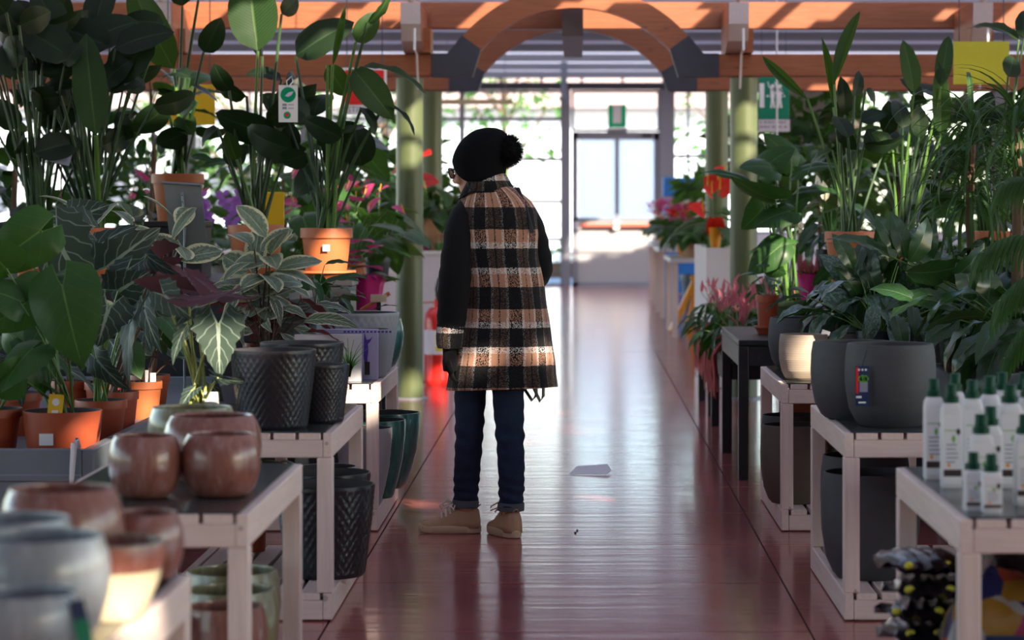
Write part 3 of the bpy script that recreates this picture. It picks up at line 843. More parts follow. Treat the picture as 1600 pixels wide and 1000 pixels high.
# ridge conduit: bright metal post hanging along the ridge
o = thing('cable_tray', 'bright metal cable tray hanging down at the arch centre', 'cable tray', (bx(883), 40, 2.0))
part('tray', MB().box(-.05, .05, 0, .04, 1.0, ROOF-2.0), 'galv', o, False)
part('rung', MB().box(-.08, .08, -.02, .06, 1.02, 1.08), 'galv', o, False)
o = thing('arch_hanger', 'grey steel hanger joining the two arches at their crown', 'hanger', (gx(895, 18.8), 18.25, gz(60, 18.8)))
part('strap', MB().box(-.075, .075, 0, 2.6, -.02, gz(0, 18.8)-gz(60, 18.8)+.1), 'hanger', o, False)
o = thing('light_tube', 'long pale fluorescent batten hanging left of the far door', 'light', (bx(745)*.8, 35, gz(160, 35)))
part('batten', MB().box(-.5, .5, -.04, .04, -.03, .04), 'cream', o, False)
part('hanger_wire', MB().box(-.4, -.39, -.005, .005, .04, ROOF-gz(160, 35)).box(.39, .4, -.005, .005, .04, ROOF-gz(160, 35)), 'alu', o, False)
# ================================================================== PINE TABLES
TOP = .61
def pine_table(label, x_in, y0, sgn, L=1.2, Wd=.56):
    """x_in: aisle-side edge; sgn -1 extends to the left, +1 to the right"""
    t = thing('display_table', label, 'table', (x_in+sgn*Wd/2, y0+L/2, 0), group='pine display tables')
    hx, hy = Wd/2, L/2
    for sx in (-1, 1):
        bbox('side_rail', sx*hx-(.03 if sx > 0 else 0), sx*hx+(0 if sx > 0 else .03), -hy, hy, .53, TOP, 'pine_y', t)
        bbox('lower_side_rail', sx*hx-(.03 if sx > 0 else 0), sx*hx+(0 if sx > 0 else .03), -hy, hy, .004, .09, 'pine_y', t)
    for sy in (-1, 1):
        y = sy*hy
        bbox('apron', -hx+.031, hx-.031, min(y, y-sy*.03), max(y, y-sy*.03), .53, .587, 'pine', t)
        bbox('lower_apron', -hx+.031, hx-.031, min(y, y-sy*.03), max(y, y-sy*.03), .004, .067, 'pine', t)
        for sx in (-1, 1):
            bbox('leg', min(sx*hx, sx*(hx-.05)), max(sx*hx, sx*(hx-.05)), min(sy*hy, sy*(hy-.06)), max(sy*hy, sy*(hy-.06)), .0905, .5295, 'pine_z', t)
    n = 6; w0 = (Wd-.064)/n
    me = bevel(MB().box(0, w0-.012, -hy, hy, 0, .022).mesh('slat', 'pine_y', False), .002)
    for i in range(n):
        ob('slat', me, t, (-hx+.032+i*w0+.006, 0, TOP-.0225))
    me2 = bevel(MB().box(0, w0-.016, -hy, hy, 0, .022).mesh('shelf_slat', 'pine_y', False), .002)
    for i in range(n):
        ob('shelf_slat', me2, t, (-hx+.032+i*w0+.008, 0, .0675))
    mt = part('mat', MB().box(-hx+.022, hx-.022, -hy+.006, hy-.02, TOP+.0005, TOP+.0045), 'mat', t, False)
    return t
M['pine_y'] = wood_mat('pale_pine_length', (.70, .55, .50), (.82, .67, .61), .55, (30, 2, 30))
M['pine_z'] = wood_mat('pale_pine_upright', (.71, .56, .51), (.83, .68, .62), .55, (30, 30, 2))
M['pine'] = wood_mat('pale_pine_cross', (.70, .55, .50), (.82, .67, .62), .55, (2, 30, 30))
pine_table('pale pine table nearest on the left with grey and brown pots', -.767, 3.9, -1)
pine_table('pale pine table on the left holding round brown glazed pots', -.78, 6.1, -1)
pine_table('pale pine table on the left with black textured pots on both levels', -.79, 8.3, -1)
pine_table('pale pine table on the left nearest the woman, with white boxes', -.82, 10.6, -1)
pine_table('pale pine table at right front holding white bottles', .90, 6.0, 1)
pine_table('pale pine table on the right with two anthracite pots on top', .87, 8.3, 1)
pine_table('pale pine table on the right holding the tan ribbed pot', .85, 10.6, 1)
ZT = TOP+.005; ZS = .0905

# ------------------------------------------------------------------ pots on the left tables
BR = ['brown_glaze', 'brown_glaze']; OL = ['olive_glaze', 'olive_glaze']
planter('round brown glazed pot, smaller left one of the front pair on the pine table', gx(227, 6.42), 6.42, ZT, .092, .155, 'bowl', BR)
planter('round brown glazed pot, right one of the front pair at the table corner', gx(345, 6.45), 6.45, ZT, .100, .157, 'bowl', BR)
planter('wide brown glazed pot behind the two smaller brown pots', gx(332, 6.80), 6.80, ZT, .131, .175, 'bowl', BR)
planter('olive glazed pot with pale rim behind the wide brown pot', gx(300, 7.12), 7.12, ZT, .122, .172, 'jar', OL)
planter('big brown glazed bowl pot on the nearest table behind the grey pots', gx(97, 4.80), 4.80, ZT, .117, .20, 'bowl', BR)
planter('small round brown glazed pot at the back corner of the nearest table', gx(224, 4.985), 4.985, ZT, .079, .132, 'bowl', BR)
# two-tone pot
o = thing('two_tone_pot', 'cream pot with a brown glazed rim band on the nearest table', 'plant pot', (gx(171, 4.53), 4.53, ZT))
me = pot_mesh('vase', .098, .135, ['cream', 'brown_glaze']); ob('pot', me, o)
m = MB(); m.lathe([(.0925, .088), (.0985, .110), (.1005, .128), (.099, .1355)], 44, cap0=False); part('rim_band', m, 'brown_glaze', o, label='brown glazed rim band')
m = MB(); m.lathe([(.099, .1355), (.095, .1375), (.092, .1345)], 44, cap0=False); part('rim', m, 'olive_glaze', o)
PE = ['pearl_glaze', 'pearl_glaze']
planter('pearl grey glazed pot at the back of the grey trio, nearest table', gx(18, 4.50), 4.50, ZT, .113, .18, 'jar', PE)
planter('large pearl grey glazed pot in the middle of the grey trio', gx(58, 4.24), 4.24, ZT, .121, .182, 'jar', PE)
fp = thing('grey_pot_with_tag', 'pearl grey pot with a navy hang tag, in front of the grey trio', 'plant pot', (gx(36, 4.0), 4.0, ZT))
ob('pot', pot_mesh('jar', .093, .125, PE), fp)
m = MB(); m.box(-.012, .012, -.002, .002, -.075, 0); m.box(-.012, .012, -.0028, -.0021, -.07, -.03, 1)
part('hang_tag', m, ['blue_tag', 'signgreen'], fp, False, loc=(.090, -.040, .118), rot=(.0, -.22, .3))
m = MB(); m.tube([(.06, -.06, .126), (.08, -.05, .128), (.09, -.04, .118)], .0012, 5); part('tag_string', m, 'black', fp)
# shelf below the brown pots
planter('olive glazed vase pot, back one under the brown pots table', gx(362, 6.98), 6.98, ZS, .135, .262, 'jar', OL)
planter('olive glazed vase pot, front one under the brown pots table', gx(360, 6.66), 6.66, ZS, .128, .258, 'jar', OL)
planter('brown glazed vase pot under the table in front of the olive pots', gx(352, 6.385), 6.385, ZS, .105, .258, 'jar', BR)
planter('brown glazed vase pot at left under the brown pots table', gx(300, 6.30)-.14, 6.32, ZS, .105, .245, 'jar', BR)
# black textured pots
BP = ['blackpot', 'potin']; GP = ['greypot', 'potin']; TE = ['teal_glaze', 'potin']
G1 = None
planter('large black diamond-textured pot at the front of the middle left table', gx(427, 8.45), 8.45, ZT, .141, .258, 'taper', BP, 'diamond')
planter('small black diamond-textured pot right of the large black one', gx(498, 8.69), 8.69, ZT, .105, .195, 'taper', BP, 'diamond')
planter('black diamond-textured pot with pale rim, behind the other two black pots', gx(472, 9.15), 9.15, ZT, .150, .245, 'taper', BP, 'diamond')
planter('tall black textured pot on the lower shelf, nearest the aisle', gx(509, 8.72), 8.72, ZS, .168, .31, 'taper', BP, 'diamond')
planter('black textured pot on the lower shelf behind the tall black one', gx(512, 9.06), 9.06, ZS, .152, .315, 'taper', BP, 'diamond')
planter('pale grey pot on the lower shelf behind the black pots', gx(514, 9.32), 9.32, ZS, .100, .31, 'taper', GP, 'diamond')
planter('wide pale grey textured pot behind the white boxes', gx(556, 11.35), 11.35, ZT, .192, .262, 'taper', GP, 'diamond')
planter('small pale grey textured pot beside the white boxes', gx(582, 11.02), 11.02, ZT, .074, .205, 'taper', GP, 'diamond')
planter('teal glazed pot behind the wide pale grey pot', gx(588, 11.69), 11.69, ZT, .126, .22, 'jar', TE)
planter('pale grey scaled pot on the lower shelf below the white boxes', gx(569, 10.78), 10.78, ZS, .118, .325, 'vase', GP, 'scale')
planter('dark teal glazed pot on the lower shelf, front one', gx(586, 11.06), 11.06, ZS, .133, .335, 'vase', TE)
planter('dark teal glazed pot on the lower shelf, rear one nearest the woman', gx(600, 11.46), 11.46, ZS, .163, .335, 'vase', TE)
# ------------------------------------------------------------------ pots on the right tables
AN = ['anthracite', 'potin']
pa = thing('anthracite_pot_with_tag', 'rounded anthracite pot with a hang tag, front of the right middle table', 'plant pot', (gx(1391, 8.55), 8.55, ZT))
ob('pot', pot_mesh('egg', .152, .272, AN), pa)
tg = part('hang_tag', MB().box(-.022, .022, -.0015, .0015, -.13, 0), 'blue_tag', pa, False, loc=(gx(1347, 8.4)-gx(1391, 8.55), -.150, gz(572, 8.4)-ZT), label='navy plant hang tag')
m = MB()
m.box(-.020, -.012, -.0022, -.0016, -.09, -.004, 0); m.box(-.008, .018, -.0022, -.0016, -.085, -.052, 1); m.box(-.02, -.002, -.0022, -.0016, -.105, -.098, 2); m.box(-.012, .012, -.0022, -.0016, -.122, -.117, 2)
for i in range(7):
    a = i*.9; m.disc((.004+.011*math.cos(a), -.0024, -.042+.007*math.sin(a)), .007, 'Y', 8, 3)
for i in range(3): m.disc((-.01+i*.011, -.0024, -.012), .004, 'Y', 7, 2)
part('tag_print', m, ['signred', 'greycode', 'card', 'green_text'], tg, False)
m = MB(); m.tube([(-.09, -.118, .272), (-.096, -.145, .255), (gx(1347, 8.4)-gx(1391, 8.55), -.152, gz(572, 8.4)-ZT)], .0015, 5); part('tag_string', m, 'black', pa)
planter('rounded anthracite pot just behind the tagged one', gx(1334, 8.87), 8.87, ZT, .150, .262, 'egg', AN)
planter('tall anthracite pot on the lower shelf of the right middle table, front', gx(1360, 8.68), 8.68, ZS, .168, .355, 'egg', AN)
planter('tall anthracite pot on the lower shelf behind the front anthracite one', gx(1352, 9.12), 9.12, ZS, .160, .37, 'egg', AN)
TN = ['tan', 'tan']; TP = ['taupe', 'potin']
tp = thing('tan_pot', 'tan ribbed pot with a sun patch at the corner of the far right table', 'plant pot', (gx(1256, 10.82), 10.82, ZT))
ob('pot', pot_mesh('egg', .106, .192, TN, 'rib'), tp)
m = MB(); m.box(-.015, .02, -.002, .002, 0, .022, 0, Matrix.Rotation(.3, 4, 'Y')); part('paper_tag', m, 'card', tp, False, loc=(.085, -.02, .188))
planter('taupe pot behind the tan ribbed pot', gx(1330, 11.12), 11.12, ZT, .108, .182, 'egg', TP, 'rib')
planter('dark anthracite pot under the green plant pot, far right table', gx(1253, 11.52), 11.52, ZT, .152, .232, 'egg', AN)
planter('taupe pot on the lower shelf of the far right table, front', gx(1240, 10.88), 10.88, ZS, .142, .33, 'egg', TP)
planter('dark pot on the lower shelf behind the taupe pot', gx(1240, 11.32), 11.32, ZS, .146, .335, 'egg', AN)

# ------------------------------------------------------------------ boxes and card on the left table
b1 = thing('seed_box', 'white box printed with a green palm, in front on the left table', 'box', (gx(512, 10.70), 10.70, ZT))
hw = 52*10.7/F
part('carton', MB().box(-hw, hw, 0, .05, 0, .195), 'card', b1, False)
m = MB()
for i in range(26):
    a = (i/25-.5)*2.2; l = .10+.03*math.cos(i*2.1); bxx = hw-.05+.004*math.sin(i*5)
    pts = []
    for k in range(5):
        t = k/4; pts.append((bxx+l*t*math.sin(a*t*.9+a*.1)*.8, .02+l*t*1.25-.035*abs(a)*t*t))
    for k in range(4):
        w0 = .0035*(1-k/4.5); (x0_, z0_), (x1_, z1_) = pts[k], pts[k+1]
        m.add([(x0_-w0, -.0012, z0_), (x0_+w0, -.0012, z0_), (x1_+w0*.8, -.0012, z1_), (x1_-w0*.8, -.0012, z1_)], [(0, 1, 2, 3)])
part('palm_print', m, 'green_text', b1, False, label='printed green palm leaves')
b2 = thing('flower_box', 'pale lilac box with a purple flower print behind the palm box', 'box', (gx(545, 10.82), 10.82, ZT))
hw = 45*10.82/F
part('carton', MB().box(-hw, hw, 0, .05, 0, .212), 'lilac', b2, False)
m = MB(); X = hw-.055
m.poly([(X, .20), (X+.008, .168), (X+.022, .170), (X+.034, .182), (X+.024, .160), (X+.014, .150), (X+.016, .12), (X+.012, .09), (X+.014, .06), (X, .06), (X-.004, .10), (X-.003, .15)])
m.v = [(x, y-.0012, z) for x, y, z in m.v]
for i in range(13): m.add([(-hw+.10+i*.016, -.0012, .198), (-hw+.11+i*.016, -.0012, .198), (-hw+.11+i*.016, -.0012, .206), (-hw+.10+i*.016, -.0012, .205)], [(0, 1, 2, 3)])
part('flower_print', m, 'purple', b2, False, label='purple bird-shaped flower print')
part('dark_base_print', MB().box(X, X+.022, -.0018, -.0005, .02, .075), 'black', b2, False)
ic = thing('info_card', 'leaning white care card in a clear holder left of the boxes', 'card', (gx(486, 10.97), 10.97, ZT), .0)
c_ = part('card', MB().box(-.05, .05, -.002, .002, .01, .37), 'card', ic, False, rot=(-.05, -.12, .15))
m = MB()
for i in range(4): m.box(-.03, .025-.008*(i % 2), -.0031, -.0022, .27+i*.014, .276+i*.014)
part('print', m, 'greycode', c_, False)
m = MB(); m.box(-.004, .0, -.0031, -.0022, .325, .355); m.box(-.002, .008, -.0031, -.0022, .320, .326); m.box(.008, .012, -.0031, -.0022, .325, .340)
part('price_mark', m, 'signred', c_, False)
part('holder', MB().box(-.054, .054, -.006, -.0035, 0, .34), 'glass', ic, False, rot=(-.05, -.12, .15))
part('holder_foot', MB().box(-.056, .056, -.03, .03, 0, .008), 'glass', ic, False)

# ------------------------------------------------------------------ galvanised benches
def bench(label, xa, xb, y0, y1, zr, grp, depth=.20):
    t = thing('planting_bench', label, 'bench', ((xa+xb)/2, (y0+y1)/2, 0))
    hx, hy = abs(xb-xa)/2, (y1-y0)/2
    part('tray_floor', MB().box(-hx, hx, -hy, hy, zr-.06, zr-.04), 'galv', t, False)
    for sx in (-1, 1): bbox('rim', sx*hx-.02, sx*hx+.02, -hy-.02, hy+.02, zr-depth, zr, 'galv', t, .004)
    for sy in (-1, 1):
        bbox('rim', -hx+.021, hx-.021, sy*hy-.02, sy*hy+.02, zr-depth, zr, 'galv', t, .004)
        bbox('rib', -hx+.021, hx-.021, sy*hy-.026, sy*hy+.026, zr-.11, zr-.085, 'galv', t, .004)
    for sx in (-1, 1):
        for sy in (-1, 0, 1): bbox('leg', sx*(hx-.06)-.03, sx*(hx-.06)+.03, sy*(hy-.06)-.03, sy*(hy-.06)+.03, 0, zr-.06, 'galv', t, .003)
    return zr-.04
LB = bench('galvanised planting bench on the left under terracotta pots', -3.6, -1.64, 8.62, 12.3, .53, None)
RB = bench('galvanised planting bench on the right under the peace lilies', 1.69, 3.6, 7.4, 12.2, .60, None, .12)
# dark display plinths behind
def plinth(label, xa, xb, y0, y1, h, mat='blackwood'):
    t = thing('plinth', label, 'plinth', ((xa+xb)/2, (y0+y1)/2, 0))
    hx, hy = (xb-xa)/2, (y1-y0)/2
    bbox('body', -hx, hx, -hy, hy, .0, h-.03, mat, t, .004)
    bbox('top', -hx-.01, hx+.01, -hy-.01, hy+.01, h-.03, h, mat, t, .004)
    return h
PL = plinth('black plinth carrying the terracotta pot with a sun patch', -1.33, -1.12, 12.72, 13.05, 1.0-.02)
part('price_strip', MB().box(gx(520, 12.72), gx(530, 12.72), 12.695, 12.71, gz(482, 12.7), gz(472, 12.7)), 'cream', bpy.data.objects['plinth'], False, loc=(1.225, -12.885, 0))
plinth('long black display plinth behind the left bench', -3.8, -1.40, 12.75, 14.6, .97)
plinth('black display plinth behind the right bench', 1.40, 3.4, 12.55, 14.9, .95)
plinth('tall dark crate under the terracotta pot, behind the grey sign plate', gx(245, 13.6)-.03, gx(315, 13.6)+.03, 13.4, 13.75, .30)
bpy.data.objects['plinth.003'].location.z = .971

# black side tables on the right, far
def black_table(label, x0, x1, y0, y1, h):
    t = thing('black_table', label, 'table', ((x0+x1)/2, (y0+y1)/2, 0), group=None)
    hx, hy = (x1-x0)/2, (y1-y0)/2
    bbox('table_top', -hx, hx, -hy, hy, h-.03, h, 'black', t, .004)
    for sx in (-1, 1): bbox('side_rail', min(sx*hx, sx*(hx-.03)), max(sx*hx, sx*(hx-.03)), -hy+.05, hy-.05, h-.13, h-.031, 'blackwood', t, .003)
    bbox('front_rail', -hx+.05, hx-.05, -hy+.005, -hy+.03, h-.13, h-.031, 'blackwood', t, .003)
    for sx in (-1, 1):
        for sy in (-1, 1): bbox('leg', min(sx*hx, sx*(hx-.05)), max(sx*hx, sx*(hx-.05)), min(sy*hy, sy*(hy-.05)), max(sy*hy, sy*(hy-.05)), 0, h-.0305, 'blackwood', t, .003)
black_table('tall black table nearest on the right behind the tan pot', .80, 1.36, 12.6, 14.05, .69)
black_table('low black table on the right under the nearer pink flowers', .83, 1.36, 14.45, 15.75, .50)
black_table('low black table on the right under the farther pink flowers', .85, 1.36, 16.5, 17.8, .50)
# ================================================================== PLANTS, LEFT
def potted(name, label, x, y, z, R, H, mat='terracotta', shape='nursery', group=None, cat='plant', saucer=None):
    t = thing(name, label, cat, (x, y, z), 0, group)
    zt = pot_part(t, R, H, mat, shape, True, saucer)
    return t, zt
def sticker(root, x, y, z, w_, h_, mat='card', name='price_sticker'):
    part(name, MB().box(-w_/2, w_/2, -.001, .001, -h_/2, h_/2), mat, root, False, loc=(x, y, z))

# strelitzias
def strel(label, x, y, z, R, H, mat='terracotta', saucer=None, name='bird_of_paradise_plant', n=7, hl=(.45, .75), pl=(.6, 1.0), keys=('strel', 'streld', 'streld2'), seed=1, rb=.05, el=(1.15, 1.45)):
    t, zt = potted(name, label, x, y, z, R, H, mat, saucer=saucer)
    if n: rosette(t, zt-.01, n, keys, pl, hl, el, (-.5, .6), 'stem_dark', .010, rb, random.Random(seed), roll=.9, bend=.1)
    return t, (0, 0, zt-.01)
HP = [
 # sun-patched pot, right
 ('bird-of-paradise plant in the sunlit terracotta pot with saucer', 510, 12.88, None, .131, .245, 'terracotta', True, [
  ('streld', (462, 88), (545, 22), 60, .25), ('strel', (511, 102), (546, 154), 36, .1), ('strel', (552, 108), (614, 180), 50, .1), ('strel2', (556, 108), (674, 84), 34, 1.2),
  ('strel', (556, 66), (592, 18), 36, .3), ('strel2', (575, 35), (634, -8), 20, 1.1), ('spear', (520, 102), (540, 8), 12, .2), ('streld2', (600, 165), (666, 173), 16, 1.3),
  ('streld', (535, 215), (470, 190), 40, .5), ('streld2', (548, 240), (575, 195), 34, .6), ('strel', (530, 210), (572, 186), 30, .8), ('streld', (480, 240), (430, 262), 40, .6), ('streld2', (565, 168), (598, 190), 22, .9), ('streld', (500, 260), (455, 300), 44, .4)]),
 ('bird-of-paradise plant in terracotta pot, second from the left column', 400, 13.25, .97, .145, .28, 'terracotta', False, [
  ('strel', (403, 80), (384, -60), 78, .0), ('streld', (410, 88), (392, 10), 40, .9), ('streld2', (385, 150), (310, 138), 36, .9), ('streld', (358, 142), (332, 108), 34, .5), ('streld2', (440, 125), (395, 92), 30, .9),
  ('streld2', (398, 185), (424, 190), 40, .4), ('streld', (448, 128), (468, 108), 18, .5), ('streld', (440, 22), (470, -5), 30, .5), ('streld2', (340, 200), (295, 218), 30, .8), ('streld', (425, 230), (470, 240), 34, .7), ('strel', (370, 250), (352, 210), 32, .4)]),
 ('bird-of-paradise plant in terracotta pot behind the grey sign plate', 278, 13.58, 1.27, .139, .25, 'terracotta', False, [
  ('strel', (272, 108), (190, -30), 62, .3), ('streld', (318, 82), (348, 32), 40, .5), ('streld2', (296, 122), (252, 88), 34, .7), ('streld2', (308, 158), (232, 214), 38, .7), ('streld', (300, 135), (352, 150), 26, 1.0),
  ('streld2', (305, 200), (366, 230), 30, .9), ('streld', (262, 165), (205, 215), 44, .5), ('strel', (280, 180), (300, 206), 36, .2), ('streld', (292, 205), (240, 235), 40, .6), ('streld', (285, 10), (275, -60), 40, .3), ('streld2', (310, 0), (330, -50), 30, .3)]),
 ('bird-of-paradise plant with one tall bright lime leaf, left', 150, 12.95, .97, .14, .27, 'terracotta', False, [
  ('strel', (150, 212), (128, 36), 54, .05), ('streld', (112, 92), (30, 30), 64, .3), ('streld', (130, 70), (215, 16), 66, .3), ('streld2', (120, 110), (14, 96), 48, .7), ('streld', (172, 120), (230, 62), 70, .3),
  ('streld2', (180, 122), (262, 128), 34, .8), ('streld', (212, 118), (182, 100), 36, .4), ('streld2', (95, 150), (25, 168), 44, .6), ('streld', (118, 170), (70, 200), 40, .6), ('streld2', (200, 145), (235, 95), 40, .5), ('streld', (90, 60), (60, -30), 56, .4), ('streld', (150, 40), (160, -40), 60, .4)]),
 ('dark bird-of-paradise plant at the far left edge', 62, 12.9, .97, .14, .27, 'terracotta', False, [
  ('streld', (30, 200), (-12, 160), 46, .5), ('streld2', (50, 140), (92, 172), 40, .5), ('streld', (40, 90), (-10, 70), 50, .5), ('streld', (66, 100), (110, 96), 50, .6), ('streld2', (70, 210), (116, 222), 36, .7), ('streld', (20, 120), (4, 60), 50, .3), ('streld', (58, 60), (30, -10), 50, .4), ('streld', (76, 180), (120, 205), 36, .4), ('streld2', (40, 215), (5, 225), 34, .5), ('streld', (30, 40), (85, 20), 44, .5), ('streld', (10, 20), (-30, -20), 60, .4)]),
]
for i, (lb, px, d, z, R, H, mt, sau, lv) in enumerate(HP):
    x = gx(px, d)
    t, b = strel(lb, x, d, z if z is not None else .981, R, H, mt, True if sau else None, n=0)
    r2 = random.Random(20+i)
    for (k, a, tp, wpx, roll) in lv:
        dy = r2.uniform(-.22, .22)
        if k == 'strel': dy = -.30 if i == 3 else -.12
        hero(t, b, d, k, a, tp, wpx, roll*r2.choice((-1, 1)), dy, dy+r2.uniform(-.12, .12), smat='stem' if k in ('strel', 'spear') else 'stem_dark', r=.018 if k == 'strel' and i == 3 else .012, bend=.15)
    if i == 0: sticker(t, .012, -.133, .16, .034, .032)
# extra dark leaves of the two leftmost plants, drawn from their own crowns
for nm, cx, seed, reg in (('bird_of_paradise_plant.003', 150, 31, (30, 260, -10, 240)), ('bird_of_paradise_plant.004', 62, 32, (-30, 130, 0, 250)), ('bird_of_paradise_plant', 510, 34, (440, 600, 120, 270)), ('bird_of_paradise_plant.001', 400, 35, (340, 470, 130, 270))):
    t = bpy.data.objects[nm]; d = t.location.y; r2 = random.Random(seed); zt = max(c.location.z for c in t.children if c.name.startswith('soil'))
    n = 15 if cx < 200 else 8
    b = (0, 0, gz(260, d)-t.location.z-.35 if False else .23)
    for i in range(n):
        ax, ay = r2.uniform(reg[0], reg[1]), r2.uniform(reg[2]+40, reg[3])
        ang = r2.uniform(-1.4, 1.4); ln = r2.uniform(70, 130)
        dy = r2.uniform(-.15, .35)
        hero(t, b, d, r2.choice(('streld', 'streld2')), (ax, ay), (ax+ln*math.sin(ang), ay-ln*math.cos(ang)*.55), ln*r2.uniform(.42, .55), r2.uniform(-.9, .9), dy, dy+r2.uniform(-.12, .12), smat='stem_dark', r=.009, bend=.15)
def shrub(label, x, y, z0, z1, rx, ry, n, keys, seed, ll=(.16, .30), mat='bark', pot=(.15, .28), base=0.0):
    t, zt = potted('leafy_shrub', label, x, y, base, pot[0], pot[1], 'nursery')
    rr = random.Random(seed); zz0, zz1 = z0-base, z1-base
    part('trunk', MB().tube([(0, 0, zt-.03), (.03, 0, (zt+zz1)/2), (0, 0, zz1*.96)], [.02, .016, .006], 7), mat, t)
    for i in range(n):
        az = rr.uniform(0, 6.28); f = rr.random(); h = Vector((math.cos(az), math.sin(az), 0)); rad = rr.uniform(.15, 1)
        A = Vector((h.x*rx*rad, h.y*ry*rad, zz0+(zz1-zz0)*f)); pt = rr.uniform(-.6, .7)
        T = A+(h*math.cos(pt)+Vector((0, 0, math.sin(pt))))*rr.uniform(*ll)
        leaf_obj(t, rr.choice(keys), A, T, rr.uniform(.9, 1.2), rr.uniform(-.8, .8))
        if i % 3 == 0: stem_obj(t, (0, 0, max(zt, A.z-.2)), A, .004, 'stem_dark', .2, seg=3, n=5)
    return t
shrub('dark leafy shrub behind the strelitzias at the far left edge', -3.35, 15.2, 1.25, 2.35, .40, .3, 46, ('streld', 'streld2', 'anth'), 41, base=.88)
shrub('dark leafy shrub behind the lime leaf strelitzia', -2.55, 15.3, 1.2, 2.2, .34, .3, 44, ('streld', 'anth', 'aglao'), 42, base=.88)
shrub('dark leafy shrub behind the amber hanging board', -2.05, 17.8, 1.2, 2.0, .38, .3, 40, ('anth', 'streld2', 'aglao'), 43)
shrub('leafy shrub low between the two middle strelitzias', -1.52, 17.1, 1.0, 1.75, .22, .22, 40, ('anth', 'aglao'), 44)
# heart-leaf plant, front left
t, zt = potted('heart_leaf_plant', 'heart-leaved plant in front terracotta trough, biggest leaf hanging low', gx(98, 8.92), 8.92, LB, .137, .145, 'terracotta_dark', 'straight')
H_ = [((97, 445), (122, 572), 112, .05, -.25), ((65, 360), (-30, 425), 90, .3, -.1), ((40, 375), (75, 345), 70, .5, 0), ((60, 460), (-30, 520), 80, .4, -.15), ((30, 470), (-20, 445), 70, .4, -.2), ((85, 430), (130, 412), 60, 1.0, -.1),
      ((50, 545), (-10, 600), 90, .6, -.2), ((55, 570), (10, 590), 60, .5, -.1), ((15, 520), (60, 560), 70, .6, .05), ((10, 420), (-30, 380), 80, .4, -.2), ((70, 500), (40, 540), 60, .3, .0), ((30, 590), (-25, 610), 70, .8, -.2)]
for j, (a, tp, wpx, roll, dy) in enumerate(H_):
    hero(t, (0, 0, zt), 8.92, 'heart' if j % 2 == 0 else 'heart2', a, tp, wpx, roll*(-1)**j, dy, dy-.08, smat='stem', r=.005, bend=.3, ref=(0, -1, .35))
sticker(t, -.03, -.134, .055, .048, .040)
m = MB(); m.box(-.026, .026, -.001, .001, 0, .095); part('plant_label', m, 'yellow', t, False, loc=(-.005, -.125, .115), rot=(-.1, .08, 0), label='yellow care label')
m = MB(); m.disc((0, 0, .068), .013, 'Y', 14); m.box(-.011, .011, 0, .0005, .015, .040); part('label_print', m, 'card', bpy.data.objects['plant_label'], False, loc=(0, -.0016, 0))
# alocasias
def alocasia(label, px, d, z, R, H, leaves, mat='terracotta_dark', smat='stem', scale=1, pale=True):
    t, zt = potted('alocasia_plant', label, gx(px, d), d, z, R, H, mat)
    for j, (a, tp, wpx, roll, dy) in enumerate(leaves):
        hero(t, (0, 0, zt), d, 'aloc' if j % 2 == 0 else 'aloc2', a, tp, wpx, roll, dy, dy-.06, smat=smat, r=.006, bend=.35, ref=(0, -1, .4))
    return t
alocasia('large alocasia with white veined leaves behind the heart-leaved plant', 158, 9.35, LB, .095, .15,
 [((88, 372), (150, 490), 130, .15, -.2), ((168, 418), (250, 350), 100, .3, 0), ((130, 350), (60, 325), 90, .5, .1), ((200, 420), (165, 480), 80, .4, -.1), ((185, 455), (235, 425), 90, .6, -.15), ((170, 480), (150, 545), 100, -.2, -.2), ((205, 500), (185, 620), 70, .9, -.2),
  ((140, 400), (200, 330), 90, -.6, .2), ((230, 400), (280, 440), 60, 1.2, .1), ((150, 560), (195, 620), 60, .6, -.1), ((120, 340), (170, 318), 80, .3, .25)])
alocasia('alocasia with dark burgundy leaf backs in the middle of the left bench', 186, 9.78, LB, .075, .15,
 [((255, 400), (190, 430), 90, 1.9, -.1), ((270, 430), (330, 470), 70, 2.4, -.1), ((232, 440), (275, 480), 80, .3, 0), ((215, 460), (268, 500), 70, .5, 0), ((225, 480), (245, 560), 60, .7, -.1), ((240, 430), (300, 400), 60, 2.2, .1)], smat='stem_brown')
al = alocasia('alocasia with bright sunlit white-veined leaf on the black pots table', 307, 8.52, ZT, .058, .075,
 [((341, 506), (342, 594), 98, .0, -.12), ((341, 590), (392, 606), 22, .9, -.15), ((255, 460), (300, 500), 70, .4, -.05), ((305, 480), (262, 505), 60, .5, 0), ((300, 610), (275, 640), 34, .4, -.1), ((330, 600), (345, 625), 36, .2, .05), ((295, 470), (395, 460), 40, 2.5, -.1), ((330, 455), (420, 490), 36, 2.6, -.05), ((275, 450), (200, 430), 60, 2.3, .05), ((300, 440), (350, 470), 60, 2.9, .1), ((285, 520), (262, 570), 40, .6, -.1)], mat='nursery', smat='stem_pale')
part('plant_label', MB().box(-.025, .025, -.001, .001, 0, .055), 'card', al, False, loc=(.055, -.03, .06))
